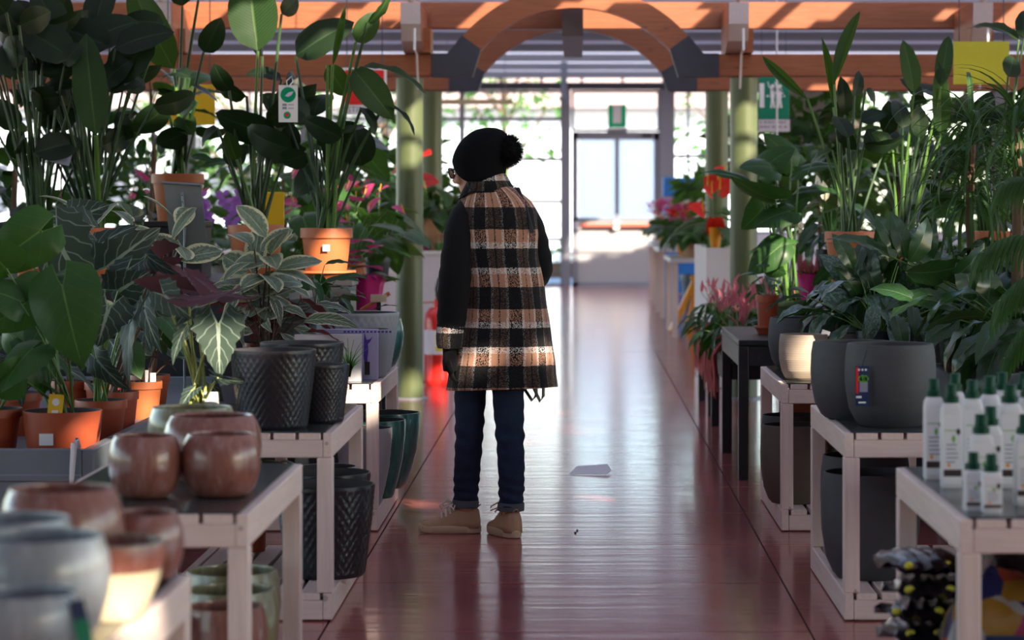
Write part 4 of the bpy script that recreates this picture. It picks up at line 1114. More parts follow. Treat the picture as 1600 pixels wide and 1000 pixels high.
# more pots on the bench
for j, (px, d, R, H, lb) in enumerate(((262, 10.35, .072, .15, 'sunlit terracotta pot plant at the right end of the left bench'), (28, 9.6, .09, .16, 'terracotta pot plant at the far left, behind the heart-leaved plant'), (165, 10.3, .085, .15, 'terracotta pot plant in the second row of the left bench'), (-10, 8.95, .10, .15, 'terracotta pot plant cut by the left picture edge'))):
    x = gx(px, d)-.04 if j == 0 else gx(px, d)
    x = min(x, -1.745) if j != 3 else x
    t, zt = potted('leafy_plant', lb, x, d, LB, R, H, 'terracotta' if j == 0 else 'terracotta_dark')
    rosette(t, zt, 9 if j else 6, ('aloc2', 'anth') if j != 3 else ('heart', 'heart2'), (.16, .3), (.12, .2), (.7, 1.3), (-.9, .1), 'stem_brown' if j < 2 else 'stem', .004, .02, random.Random(40+j))
    if j == 0:
        part('plant_label', MB().box(-.004, .02, -.001, .001, 0, .05).box(-.03, -.012, .01, .012, 0, .06), 'card', t, False, loc=(.03, -.02, H*.9))
# variegated rubber plants
def ficus(label, x, y, z, n, hgt, seed, lean=(0, 0), ll=(.15, .22)):
    t, zt = potted('variegated_rubber_plant', label, x, y, z, .085, .15, 'terracotta_dark')
    rr = random.Random(seed)
    for s_ in range(3):
        bx0 = (rr.uniform(-.03, .03), rr.uniform(-.03, .03), zt-.01); tpx = Vector((lean[0]+rr.uniform(-.12, .12), lean[1]+rr.uniform(-.08, .08), zt+hgt*rr.uniform(.8, 1)))
        stem_obj(t, bx0, tpx, .006, 'stem_brown', .1)
        for i in range(n):
            f = .25+.75*i/(n-1); P = Vector(bx0).lerp(tpx, f); az = i*2.4+s_*1.1; el = rr.uniform(-.1, .5)+(.7 if i >= n-2 else 0)
            h = Vector((math.cos(az)*math.cos(el), math.sin(az)*math.cos(el), math.sin(el)))
            A = P+h*.03; T = A+(h+Vector((0, 0, -.15))).normalized()*rr.uniform(*ll)
            leaf_obj(t, ('ficus', 'ficus2')[i % 2], A, T, rr.uniform(.95, 1.15), rr.uniform(-.5, .5), (0, -.35, 1))
ficus('variegated rubber plant with cream leaf margins in front of the grey sign plate', -1.79, 10.75, LB, 13, .68, 5, (.05, -.05))
ficus('variegated rubber plant with cream margins, middle of the clump', -1.34, 10.95, ZT, 12, .50, 6, (.05, -.1))
ficus('variegated rubber plant at left of the clump beside the alocasia', -2.05, 10.4, LB, 12, .66, 8, (0, 0))
ff = thing('variegated_rubber_plant', 'variegated rubber plant with one upright cream-edged leaf by the stromanthe', 'plant', (-1.27, 11.35, ZT))
zt = pot_part(ff, .08, .14, 'terracotta_dark'); o_ = Vector(ff.location)
stem_obj(ff, (0, 0, zt), at(400, 440, 11.15)-o_, .007, 'stem_brown', .1)
for a, tp, wpx, rl in (((395, 428), (404, 352), 36, .05), ((388, 425), (350, 398), 44, .2), ((385, 440), (340, 445), 44, .4), ((400, 450), (440, 442), 34, .8), ((378, 470), (360, 512), 40, .5), ((405, 480), (425, 520), 36, .5), ((372, 455), (318, 462), 34, .9), ((410, 470), (470, 458), 20, 1.2)):
    hero(ff, None, 11.15, 'ficus', a, tp, wpx, rl, 0, -.04, stem=False)
# stromanthe
def stromanthe(label, x, y, z, n, seed, mat='terracotta_dark', sc_=1):
    t, zt = potted('stromanthe_plant', label, x, y, z, .08, .14, mat)
    rosette(t, zt-.01, n, ('strom', 'strom2'), (.12*sc_, .30*sc_), (.20, .30), (.5, 1.35), (-.55, .35), 'stem_brown', .003, .03, random.Random(seed), roll=1.0)
    return t
stromanthe('stromanthe with pink-striped leaves beside the care card', -1.30, 10.80, ZT, 26, 3)
stromanthe('stromanthe with burgundy leaf backs behind the rubber plants', -1.66, 11.75, ZT, 20, 9, sc_=1.3) if False else None
t, zt = potted('aglaonema_plant', 'dense dark green leafy bush behind the stromanthe', gx(480, 11.64), 11.62, ZT, .10, .17, 'nursery')
rosette(t, zt-.01, 56, ('aglao',), (.08, .34), (.12, .19), (.35, 1.45), (-.7, .5), 'stem_dark', .0035, .05, random.Random(12), roll=.6, elr=1)
t, zt = potted('aglaonema_plant', 'dark green leafy plant low between the burgundy leaves and the black pots', gx(395, 9.85), 9.85, LB-.0, .08, .15, 'terracotta_dark') if False else (None, None)
# greenery on the lower shelves
for j, (x, y, lb) in enumerate(((gx(322, 7.15), 7.17, 'small green plant on the lower shelf behind the olive pots'), (gx(455, 9.33), 9.33, 'small green plant on the lower shelf behind the black pots'))):
    t, zt = potted('small_plant', lb, x-.14*j, y, ZS, .06, .13 if j == 0 else .30, 'terracotta_dark')
    rosette(t, zt, 12, ('heart', 'bg'), (.05, .14), (.05, .09), (.5, 1.3), (-.5, .3), 'stem', .0025, .02, random.Random(60+j))
# flowering plants in the middle distance, left
def flowering(label, x, y, z, R, H, potm, nl, nf, fkey, lkey='anth', seed=1, hl=(.12, .2), pl=(.15, .35), fl=(.07, .11), fp=(.3, .45), shape='nursery', name='anthurium_plant', smat='stem', fname='flower', el=(.3, 1.2)):
    t, zt = potted(name, label, x, y, z, R, H, potm, shape)
    rr = random.Random(seed)
    rosette(t, zt-.01, nl, (lkey,), pl, hl, el, (-.9, .1), smat, .004, R*.5, rr, roll=.4)
    for i in range(nf):
        az = rr.uniform(0, 6.28); e = rr.uniform(.9, 1.45); h = Vector((math.cos(az)*math.cos(e), math.sin(az)*math.cos(e), math.sin(e)))
        B = Vector((0, 0, zt)); A = B+h*rr.uniform(*fp)
        stem_obj(t, B, A, .003, smat, .1, name='flower_stem', seg=3, n=5)
        az2 = rr.uniform(PI, 2*PI); el2 = rr.uniform(.0, .9) if fkey != 'pinksp' else rr.uniform(.9, 1.5)
        h2 = Vector((math.cos(az2)*math.cos(el2), math.sin(az2)*math.cos(el2), math.sin(el2)))
        leaf_obj(t, fkey, A, A+h2*rr.uniform(*fl), 1, rr.uniform(-.4, .4), (0, -.5, 1), name=fname)
        if fkey in ('redsp', 'magsp'):
            part('spadix', MB().tube([A, A+Vector((h2.x*.02, h2.y*.02-.01, .05))], [.004, .003], 5), 'yellow', t)
    return t
# long low counter wall behind the left column and stock benches
o = thing('white_counter', 'white counter panel behind the left column and fire extinguisher', 'counter', (-1.4, 20.1, 0))
bbox('body', -1.8, .46, -.4, .4, .006, .98, 'lilac_white', o, .006); bbox('worktop', -1.82, .48, -.42, .42, .98, 1.01, 'white', o, .004)
part('kick_board', MB().box(-1.8, .46, -.415, -.40, .008, .07), 'cream', o, False)
o = thing('stock_bench', 'dark stock bench of flowering plants left of the column', 'bench', (-3.0, 16.3, 0))
bbox('bench_top', -1.4, 1.22, -1.2, 1.2, .84, .88, 'blackwood', o, .004)
for sx in (-1.34, 1.16):
    for sy in (-1.14, 1.14): bbox('leg', sx-.03, sx+.03, sy-.03, sy+.03, 0, .84, 'blackwood', o, .003)
ZB2 = .88
k = 0
for px, d, nf, key, pm, lb in ((548, 15.6, 6, 'magsp', 'terracotta', 'pink anthurium right of the sunlit strelitzia pot'), (590, 16.2, 5, 'magsp', 'nursery', 'pink anthurium close to the left column'), (520, 16.6, 4, 'magsp', 'nursery', 'pink anthurium behind the sunlit strelitzia stems'),
                               (345, 15.7, 0, 'violet', 'white', 'violet orchid behind the second strelitzia'), (300, 15.9, 5, 'magsp', 'terracotta', 'pink flowering plant left of the violet orchid'), (205, 15.9, 4, 'magsp', 'terracotta', 'pink flowering plant behind the lime leaf'), (450, 15.5, 3, 'magsp', 'nursery', 'pink anthurium behind the hanging care tag'), (380, 16.2, 0, 'violet', 'white', 'violet orchid, right one of two'), (565, 17.2, 3, 'redsp', 'kraft', 'red anthurium in kraft paper behind the left column, left side')):
    x = gx(px, d)
    k += 1
    if key == 'violet':
        t, zt = potted('orchid', lb, x, d, ZB2, .065, .13, pm)
        rosette(t, zt, 5, ('anth',), (.02, .04), (.14, .2), (.2, .6), (-.2, .4), 'stem', .005, .02, random.Random(k))
        for s_ in range(2):
            top = Vector((.12*(s_*2-1), -.05, zt+.42)); stem_obj(t, (0, 0, zt), top, .003, 'stem', .6, name='flower_stem')
            for i in range(5):
                P = Vector((0, 0, zt)).lerp(top, .6+.1*i); rr = random.Random(k*10+i)
                for q in range(4):
                    a = q*1.57+rr.random(); leaf_obj(t, 'violet', P, P+Vector((math.cos(a)*.05, -.01, math.sin(a)*.05)), 1, 0, (0, -1, 0), name='petal')
    else: flowering(lb, x, d, ZB2, .085, .15, pm, 18, nf, key, 'anth', k, pl=(.12, .42), hl=(.13, .22), fp=(.3, .55))
# wrapped gift plant in the gap
o = thing('wrapped_orchid', 'orchid in magenta and violet wrapping left of the column', 'plant', (gx(572, 14.6), 14.6, 0))
bbox('stand', -.12, .12, -.12, .12, .0, .70, 'blackwood', o, .003)
m = MB(); m.lathe([(.06, .70), (.075, .74), (.10, .90), (.13, .96)], 18, disp=lambda a, i, z: 1+.10*math.sin(a*7)); part('wrap', m, 'pinkwrap', o, label='magenta paper wrap')
m = MB()
for i in range(5):
    a = PI*.9+i*.5; m.add([(0, 0, .94), (math.cos(a)*.14, math.sin(a)*.14, .98), (math.cos(a+.5)*.13, math.sin(a+.5)*.13, .93)], [(0, 1, 2)])
part('ribbon', m, 'purplewrap', o, label='violet ribbon')
rosette(o, .92, 8, ('anth',), (.03, .1), (.10, .16), (.4, 1.2), (-.3, .4), 'stem', .003, .03, random.Random(71))
for i in range(6): leaf_obj(o, 'magsp', (R_.uniform(-.08, .08), -.03, 1.0+.03*i), (R_.uniform(-.12, .12), -.10, 1.02+.03*i), name='petal')
o = thing('price_stand', 'small orange stand with a glowing cream price strip', 'price stand', (gx(592, 14.2), 14.2, 0))
bbox('post', -.012, .012, -.01, .01, 0, gz(468, 14.2), 'black', o, .001); bbox('price_strip', -.045, .045, -.02, -.011, gz(472, 14.2), gz(460, 14.2), 'cream', o, .001)
part('shelf_arm', MB().tube([(-.10, 0, gz(485, 14.2)), (.06, 0, gz(458, 14.2))], .012, 6), 'terracotta', o); part('foot', MB().box(-.06, .06, -.06, .06, 0, .01), 'black', o, False)
# plants on the counter behind the extinguisher
ZC = 1.011
flowering('red anthurium in a kraft paper bag on the white counter', gx(676, 19.85), 19.85, ZC, .115, .25, 'kraft', 22, 6, 'redsp', 'anth', 31, pl=(.1, .4), hl=(.15, .25), fl=(.12, .18), fp=(.35, .62), shape='taper')
flowering('red flowering plant on the counter behind the woman', gx(704, 20.05)+.06, 20.2, ZC, .10, .18, 'kraft', 20, 4, 'redsp', 'anth', 33, pl=(.2, .5), hl=(.15, .25), fl=(.1, .15), fp=(.3, .55), shape='taper')
flowering('pink anthurium on the counter at the left of the column', gx(598, 20), 20.0, ZC, .10, .18, 'nursery', 24, 3, 'magsp', 'anth', 34, pl=(.2, .55), hl=(.15, .26), fp=(.3, .6))
flowering('leafy plant in kraft paper on the counter, left end', gx(553, 20), 20.0, ZC+.0, .12, .25, 'kraft', 22, 0, 'magsp', 'anth', 35, pl=(.2, .6), hl=(.15, .26), shape='taper')
for j, (px, h) in enumerate(((664, .10), (690, .12))):
    o = thing('glass_jar', 'small glass jar on the counter, '+('left of the paper bag' if j == 0 else 'under the paper bag'), 'jar', (gx(px, 19.74), 19.74, ZC))
    m = MB(); m.lathe([(.04, 0), (.045, .01), (.045, h*.9), (.035, h)], 20, cap1=True); part('body', m, 'glass', o)
    m = MB(); m.lathe([(.036, .004), (.040, .012), (.040, h*.5), (.03, h*.52)], 16, cap1=True); part('filling', m, 'pinkwrap' if j == 0 else 'green_text', o)
# leafy masses beyond
for j, (px, d, zc, rx, rz_, n, lb) in enumerate(((585, 27, 1.55, .9, .75, 420, 'leafy tree plant in dark pot beyond the counter, left of the column'), (500, 31, 1.55, .9, .8, 380, 'leafy tree plant beyond the sunlit strelitzia'), (395, 28.5, 1.4, .9, .8, 380, 'leafy plant mass beyond the second strelitzia'), (240, 31.5, 1.4, 1.0, .8, 380, 'leafy plant beyond the grey sign plate'), (100, 28.5, 1.4, 1.0, .8, 380, 'leafy plant far back at left edge'), (700, 29, 1.35, .40, .55, 260, 'leafy shrub beyond the rear left column'))):
    t = thing('indoor_tree', lb, 'plant', (gx(px, d), d, 0))
    pot_part(t, .25, .45, 'nursery'); part('trunk', MB().tube([(0, 0, .38), (.04, 0, .8), (0, 0, zc)], [.03, .025, .012], 7), 'bark', t)
    leaf_cloud(t, 'bgleaf' if j in (0, 1, 2) else 'anth', n, (0, 0, zc), (rx, .6, rz_), (.14, .28), random.Random(80+j))
# ================================================================== PLANTS, RIGHT
# anthurium-like plant with big spreading leaves in an olive pot on the black table
t, zt = potted('philodendron_plant', 'big-leaved plant in an olive green pot with sunlit stems, on the black table', gx(1237, 13.75), 13.75, .69, .128, .155, 'greenpot')
G_ = [('heart', (1207, 262), (1158, 250), 70, .9, -.05), ('heart', (1193, 262), (1236, 225), 70, .6, .1), ('heart2', (1180, 292), (1110, 240), 40, 1.0, 0), ('heart', (1212, 312), (1135, 292), 62, 1.2, -.1), ('heart', (1232, 330), (1175, 345), 60, .6, -.12),
      ('heart2', (1234, 325), (1262, 300), 44, .6, .05), ('heart', (1218, 385), (1168, 425), 62, .2, -.15), ('heart2', (1198, 318), (1165, 360), 60, .3, .1), ('heart', (1226, 372), (1160, 385), 30, 1.0, -.1), ('heart2', (1248, 268), (1310, 238), 44, 1.0, .0), ('heart', (1236, 250), (1200, 205), 60, .4, .2), ('heart2', (1250, 300), (1308, 282), 40, .9, .1), ('heart', (1200, 415), (1225, 430), 40, .6, -.1)]
for j, (k, a, tp, wpx, rl, dy) in enumerate(G_):
    hero(t, (R_.uniform(-.05, .05), R_.uniform(-.05, .05), zt), 13.75, k, a, tp, wpx*.85, rl*(-1)**j, dy, dy-.06, smat='stem', r=.007, bend=.25)
# terracotta pot & saucer beside it
t, zt = potted('small_plant', 'slim plant in terracotta pot with saucer left of the olive pot', gx(1199, 13.2), 13.2, .69, .060, .19, 'terracotta_dark', saucer=True)
rosette(t, zt, 7, ('anth', 'bg'), (.05, .18), (.06, .10), (.5, 1.4), (-.6, .3), 'stem', .0025, .02, random.Random(90))
# peace lilies with white spathes behind
for j, (px, d, n, nf, lb) in enumerate(((1300, 14.2, 20, 3, 'peace lily with white spathes behind the olive pot'), (1262, 15.6, 16, 2, 'peace lily with a white bud left of the white spathes'))):
    t, zt = potted('peace_lily', lb, gx(px, d) if j == 0 else 1.25, d, .95 if j == 0 else .50, .09, .16 if j == 0 else .26, 'nursery')
    rosette(t, zt, n, ('spath', 'spath2'), (.12, .28), (.16, .26), (.5, 1.4), (-.6, .3), 'stem', .003, .04, random.Random(95+j))
    for i in range(nf):
        px2, py2 = ((1290, 300), (1277, 285), (1310, 310))[i] if j == 0 else ((1222, 345), (1250, 350))[i]
        A = at(px2, py2+14, d-.15)-Vector(t.location); stem_obj(t, (0, 0, zt), A, .003, 'stem', .2, name='flower_stem')
        leaf_obj(t, 'whitesp', A, A+Vector((.015*(i-1), -.02, .11-.02*i)), 1.1, .5*i, (0, -1, 0), name='spathe')
        part('spadix', MB().tube([A+Vector((0, -.012, .01)), A+Vector((0, -.02, .055))], [.006, .004], 6), 'cream', t)
# strelitzias on the right
RS = [
 ('bird-of-paradise plant with tall spear leaves in terracotta pot, right', 1330, 12.95, .95, .135, .27, [
  ('spear', (1303, 132), (1341, 12), 24, .5), ('spear', (1302, 168), (1287, 58), 15, .3), ('spear', (1262, 155), (1188, 87), 18, .4), ('streld', (1335, 150), (1352, 106), 22, .5), ('streld', (1320, 180), (1322, 118), 28, .4), ('streld2', (1312, 195), (1330, 240), 26, .5),
  ('streld', (1345, 190), (1385, 168), 30, .6), ('streld2', (1352, 140), (1388, 165), 26, .7), ('streld', (1325, 215), (1310, 170), 36, .5), ('strel2', (1300, 235), (1240, 250), 26, .9), ('strel', (1340, 235), (1420, 258), 26, 1.0), ('streld2', (1350, 225), (1440, 245), 30, .9), ('streld', (1390, 210), (1386, 160), 30, .3)]),
 ('bird-of-paradise plant with broad upright leaves in terracotta pot, right of the spears', 1412, 13.1, .95, .135, .27, [
  ('strel', (1428, 145), (1417, 56), 32, .2), ('strel', (1470, 135), (1482, 45), 27, .2), ('strel', (1470, 212), (1473, 96), 30, .1), ('streld', (1425, 150), (1448, 172), 26, .6), ('streld', (1410, 200), (1408, 145), 36, .4), ('streld2', (1440, 160), (1418, 105), 24, .4),
  ('streld', (1436, 215), (1440, 165), 30, .3), ('streld2', (1400, 220), (1370, 190), 34, .5), ('streld', (1450, 210), (1500, 165), 32, .6), ('strel', (1395, 235), (1370, 205), 30, .5), ('streld', (1480, 190), (1520, 150), 30, .5), ('streld', (1380, 245), (1350, 200), 36, .4), ('streld2', (1440, 240), (1480, 215), 34, .5)]),
 ('bird-of-paradise plant at the far right behind the strap-leaved plant', 1560, 13.2, .95, .135, .27, [
  ('strel2', (1592, 62), (1518, 0), 34, .8), ('streld', (1575, 120), (1590, 82), 34, .3), ('streld', (1530, 190), (1545, 145), 36, .4), ('streld2', (1600, 60), (1590, 0), 24, .5), ('streld', (1560, 200), (1575, 150), 40, .4), ('streld', (1590, 200), (1610, 150), 40, .4), ('streld2', (1545, 230), (1505, 190), 40, .5)]),
]
for i, (lb, px, d, z, R, H, lv) in enumerate(RS):
    t, b = strel(lb, gx(px, d), d, z, R, H, n=0)
    r2 = random.Random(120+i)
    for (k, a, tp, wpx, roll) in lv:
        dy = r2.uniform(-.2, .2)
        hero(t, b, d, k, a, tp, wpx, roll*r2.choice((-1, 1)), dy, dy+r2.uniform(-.1, .1), smat='stem' if k in ('strel', 'spear', 'strel2') else 'stem_dark', r=.009, bend=.12)
# strap-leaved ponytail plant
t, zt = potted('ponytail_palm', 'ponytail palm with arching strap leaves and a slim brown trunk', gx(1518, 11.4), 11.4, RB, .13, .22, 'nursery')
zc = gz(225, 11.4)-RB
part('trunk', MB().tube([(0, 0, zt-.03), (.012, 0, zt+.2), (-.01, 0, (zt+zc)/2+.1), (0, 0, zc)], [.035, .022, .02, .022], 9), 'bark', t)
rr = random.Random(14)
for i in range(150):
    az = rr.uniform(0, 6.28); e = rr.uniform(-.3, 1.35); L = rr.uniform(.22, .50)
    h = Vector((math.cos(az)*math.cos(e), math.sin(az)*math.cos(e), math.sin(e)))
    A = Vector((0, 0, zc+rr.uniform(-.30, .12)))+h*.015
    leaf_obj(t, ('grass', 'grass2')[i % 2], A, A+h*L, rr.uniform(.7, 1.0), 0, (0, 0, 1))
t, zt = potted('ponytail_palm', 'smaller ponytail palm with arching strap leaves at the right edge', gx(1590, 11.0), 11.0, RB, .11, .20, 'nursery')
zc = gz(200, 11.0)-RB
part('trunk', MB().tube([(0, 0, zt-.03), (.0, 0, zc)], [.03, .02], 9), 'bark', t)
for i in range(90):
    az = rr.uniform(0, 6.28); e = rr.uniform(-.3, 1.35); L = rr.uniform(.22, .48)
    h = Vector((math.cos(az)*math.cos(e), math.sin(az)*math.cos(e), math.sin(e))); A = Vector((0, 0, zc+rr.uniform(-.25, .12)))+h*.015
    leaf_obj(t, ('grass', 'grass2')[i % 2], A, A+h*L, rr.uniform(.7, 1.0), 0, (0, 0, 1))
# palm fronds right edge
t, zt = potted('parlour_palm', 'feathery palm fronds leaning in at the right edge', gx(1625, 9.2), 9.2, RB, .11, .18, 'nursery')
for fi, (bz0, tip) in enumerate((((1640, 300), (1565, 285)), ((1640, 370), (1530, 395)), ((1650, 420), (1560, 470)), ((1640, 480), (1568, 560)))):
    A = at(*bz0, 9.2)-Vector(t.location); T = at(*tip, 9.1)-Vector(t.location)
    stem_obj(t, (0, 0, zt), A, .006, 'stem', .3); stem_obj(t, A, T, .004, 'stem', .6, name='frond_rib')
    for i in range(11):
        P = A.lerp(T, .1+.85*i/10)+Vector((0, 0, .035*math.sin(PI*i/10)))
        for s_ in (-1, 1): leaf_obj(t, 'grass2', P, P+((T-A).normalized()*.10+Vector((0, s_*.06, -.05+.03*s_))), 2.2, 0, (0, -.5, 1))
# peace-lily masses on the right tables and bench
SP = [  # x px, d, z, R, H, pot, n, keys, petiole, blade, label
 (1392, 10.98, 'T', .10, .20, 'nursery', 28, ('spath', 'silver'), (.14, .38), (.16, .25), 'peace lily with silvery leaves behind the anthracite pots, left'),
 (1432, 11.34, 'T', .11, .20, 'nursery', 28, ('silver', 'spath'), (.15, .42), (.17, .26), 'peace lily with dark glossy leaves behind the anthracite pots, middle'),
 (1335, 11.70, 'T', .09, .20, 'nursery', 22, ('silver', 'spath2'), (.10, .30), (.14, .22), 'silvery leaved plant at the left end of the peace lilies'),
 (1470, 10.55, 'B', .10, .20, 'nursery', 24, ('spath', 'spath2'), (.15, .36), (.22, .32), 'large-leaved peace lily in front of the ponytail palm'),
 (1556, 10.65, 'B', .105, .17, 'nursery', 24, ('spath', 'spath2'), (.10, .30), (.22, .32), 'peace lily in the black square-rimmed pot behind the bottles'),
 (1440, 11.9, 'B', .10, .22, 'nursery', 18, ('spath', 'anth'), (.20, .42), (.2, .28), 'upright leafy plant behind the peace lilies'),
 (1598, 9.9, 'B', .10, .18, 'nursery', 20, ('spath', 'spath2'), (.15, .36), (.22, .32), 'peace lily at the right picture edge'),
 (1530, 11.75, 'B', .10, .22, 'nursery', 18, ('spath', 'spath2'), (.25, .5), (.22, .3), 'tall peace lily under the ponytail palm'),
]
for j, (px, d, zz, R, H, pm, n, ks, pl, ll, lb) in enumerate(SP):
    z = ZT if zz == 'T' else RB
    x = gx(px, d)
    if zz == 'B': x = max(x, 1.86)
    else: x = min(x, 1.30) if j != 2 else 1.30
    t, zt = potted('peace_lily', lb, x, d, z, R, H, pm)
    rosette(t, zt-.01, n, ks, pl, ll, (.25, 1.4), (-.7, .35), 'stem_dark' if j % 2 else 'stem', .004, R*.5, random.Random(150+j), roll=.45, elr=1)
for j, (px, d, z, n, pl, ll, lb) in enumerate(((1345, 12.05, RB, 30, (.28, .55), (.20, .30), 'tall peace lily in front of the spear-leaved strelitzia pot'), (1420, 12.0, RB, 30, (.30, .60), (.22, .32), 'tall peace lily in front of the broad-leaved strelitzia pot'), (1490, 11.1, RB, 28, (.2, .5), (.24, .34), 'broad peace lily just left of the ponytail trunk'), (1575, 11.6, RB, 28, (.3, .6), (.22, .34), 'broad peace lily right of the ponytail trunk'), (1540, 10.1, RB, 26, (.12, .36), (.24, .34), 'low broad peace lily above the bottles'))):
    x = max(gx(px, d), 1.82); t, zt = potted('peace_lily', lb, x, d, z, .10, .19, 'nursery')
    if j < 2:
        # these two lean over the aisle side of the bench
        t.location.x = 1.80; 
    rosette(t, zt-.01, n, ('spath', 'spath2', 'silver') if j % 2 else ('spath2', 'spath'), pl, ll, (.35, 1.45), (-.8, .3), 'stem_dark', .004, .05, random.Random(400+j), roll=.5, elr=1)
shrub('dark leafy shrub behind the spear-leaved strelitzia', 1.95, 15.6, 1.3, 2.0, .45, .3, 44, ('anth', 'streld', 'aglao'), 51)
shrub('dark leafy shrub behind the broad-leaved strelitzia', 2.55, 15.8, 1.2, 2.1, .45, .3, 46, ('streld', 'anth', 'streld2'), 52)
shrub('dark leafy shrub behind the ponytail palms', 3.15, 15.4, 1.0, 2.1, .40, .3, 46, ('streld', 'anth', 'aglao'), 53)
shrub('leafy shrub on the right below the assembly point sign', 1.75, 18.6, 1.1, 1.85, .35, .3, 40, ('anth', 'aglao'), 54)
tl = [o for o in bpy.data.objects if o.get('label', '').startswith('peace lily with dark glossy leaves')][0]
for i, (tx, ty) in enumerate(((1312, 362), (1342, 398), (1300, 388), (1366, 362), (1392, 352), (1422, 348), (1332, 420), (1303, 412), (1288, 428), (1452, 352), (1372, 412), (1412, 402), (1442, 388), (1350, 372), (1320, 440), (1380, 385), (1475, 372), (1335, 380))):
    ax, ay = tx+(1400-tx)*.30+(12 if i % 2 else -6), ty+58
    hero(tl, (0, 0, .17), 11.2, ('spath', 'spath2', 'silver')[i % 3], (ax, ay), (tx, ty), 30+6*(i % 3), (-1)**i*(.3+.15*(i % 4)), -.1+.05*(i % 4), -.16+.05*(i % 3), smat='stem_dark', r=.004)
# hero leaves of the big peace lily
t = [o for o in bpy.data.objects if o.get('label', '').startswith('large-leaved peace lily')][0]
for a, tp, wpx, rl in (((1415, 425), (1530, 435), 46, .7), ((1400, 390), (1378, 330), 34, .3), ((1415, 405), (1402, 325), 32, .2), ((1390, 400), (1310, 338), 30, .9), ((1420, 410), (1470, 345), 40, .6), ((1490, 480), (1400, 440), 40, .6), ((1520, 470), (1512, 395), 48, .3), ((1540, 480), (1560, 420), 50, .4), ((1450, 460), (1380, 475), 30, .9), ((1480, 440), (1560, 395), 40, .7), ((1500, 500), (1440, 520), 44, .5), ((1430, 470), (1370, 430), 34, .7)):
    hero(t, (0, 0, .2), 10.5, 'spath', a, tp, wpx, rl, -.1, -.14, smat='stem', r=.005)
# label sticks
o = thing('plant_sign', 'black pointed sign stake in front of the strelitzias, right', 'sign', (gx(1430, 12.05), 12.05, RB))
part('stake', MB().tube([(0, 0, .0), (.01, 0, gz(340, 12.05)-RB), (.05, 0, gz(292, 12.05)-RB)], [.006, .006, .004], 6), 'alu_dark', o)
# pink flowering pots on the low black tables
k = 0
for x, y, lb in ((.93, 14.62, 'front left'), (1.17, 14.75, 'front right'), (.95, 15.12, 'second row left'), (1.20, 15.25, 'second row right'), (.97, 15.55, 'third row'), (.96, 16.7, 'far table, front'), (1.18, 16.95, 'far table, right'), (.98, 17.3, 'far table, back')):
    k += 1
    t = flowering('pink spiky flowering plant in red raffia wrap, '+lb, x, y, .50, .075, .10, 'redfoil', 20, 17, 'pinksp', 'aglao', 200+k, pl=(.06, .2), hl=(.14, .22), fl=(.07, .11), fp=(.07, .24), name='pink_flowering_plant', el=(.1, 1.0))
    if y in (14.62, 15.12, 15.55, 16.7, 17.3):
        rr = random.Random(k)
        m = MB()
        for i in range(14):
            a = PI*.75+i*.09*1.2; r0 = .080; x0 = r0*math.cos(a)-.0; y0 = r0*math.sin(a)
            xo = -(x-.83)-.02-.02*rr.random() if y < 16 else -(x-.85)-.02-.02*rr.random()
            pts = [(x0, y0*.6, .10), (xo*.8, y0*.8, .06), (xo-.012, y0, .0), (xo-.01+rr.uniform(-.012, .012), y0+.01, -.10), (xo+rr.uniform(-.015, .01), y0, -.16-.12*rr.random())]
            m.tube(pts, [.006, .007, .007, .006, .003], 4)
        rb_ = part('raffia', m, 'redfoil', t, label='red raffia strands hanging over the table edge')
        part('price_card', MB().box(-.05, .0, -.002, .002, 0, .028), 'card', t, False, loc=(-.055, -.10, .09), rot=(-.6, .25, 0))
# wet floor sign, seen edge on
o = thing('wet_floor_sign', 'orange-yellow folding wet floor sign on the aisle floor', 'sign', (gx(1062, 28), 28, 0))
s = 28/F
for sg, xt, xb in ((0, 21, -17), (1, 24, 8)):
    m = MB(); w_ = .15
    A0, A1 = (xb*s, .004), (xt*s, 82*s)
    m.add([(A0[0], -w_, A0[1]), (A0[0], w_, A0[1]), (A1[0], w_*.5, A1[1]), (A1[0], -w_*.5, A1[1]), (A0[0]+.075, -w_, A0[1]), (A0[0]+.075, w_, A0[1]), (A1[0]+.05, w_*.5, A1[1]), (A1[0]+.05, -w_*.5, A1[1])],
          [(0, 3, 2, 1), (4, 5, 6, 7), (0, 1, 5, 4), (2, 3, 7, 6), (0, 4, 7, 3), (1, 2, 6, 5)])
    part('panel', m, 'wet', o, False)
part('hinge', MB().box(17*s, 29*s, -.06, .06, 79*s, 86*s), 'wet', o, False)
# far right displays
t = thing('white_planter', 'long white planter box with red anthuriums right of the aisle', 'planter', (1.062, 19.95, 0))
m = MB(); h = 1.045
m.loft([[(-.095, -.93, .005), (.095, -.93, .005), (.095, .93, .005), (-.095, .93, .005)], [(-.095, -.95, h), (.095, -.95, h), (.095, .93, h), (-.095, .93, h)]], cap1=False)
part('body', m, 'white', t, False); part('soil', MB().box(-.09, .09, -.93, .92, h-.06, h-.03), 'soil', t, False)
rr = random.Random(220)
for q in range(30):
    az = rr.uniform(0, 6.28); e = rr.uniform(.5, 1.4); p = rr.uniform(.08, .36); B = Vector((rr.uniform(-.05, .05), rr.uniform(-.85, .7), h-.03))
    A = B+Vector((math.cos(az)*math.cos(e)*.7, math.sin(az)*math.cos(e), math.sin(e)))*p; stem_obj(t, B, A, .003, 'stem', .3, seg=3, n=5)
    leaf_obj(t, 'anth', A, A+Vector((math.cos(az)*.8, math.sin(az), rr.uniform(-.6, .2))).normalized()*rr.uniform(.12, .2), 1, rr.uniform(-.4, .4))
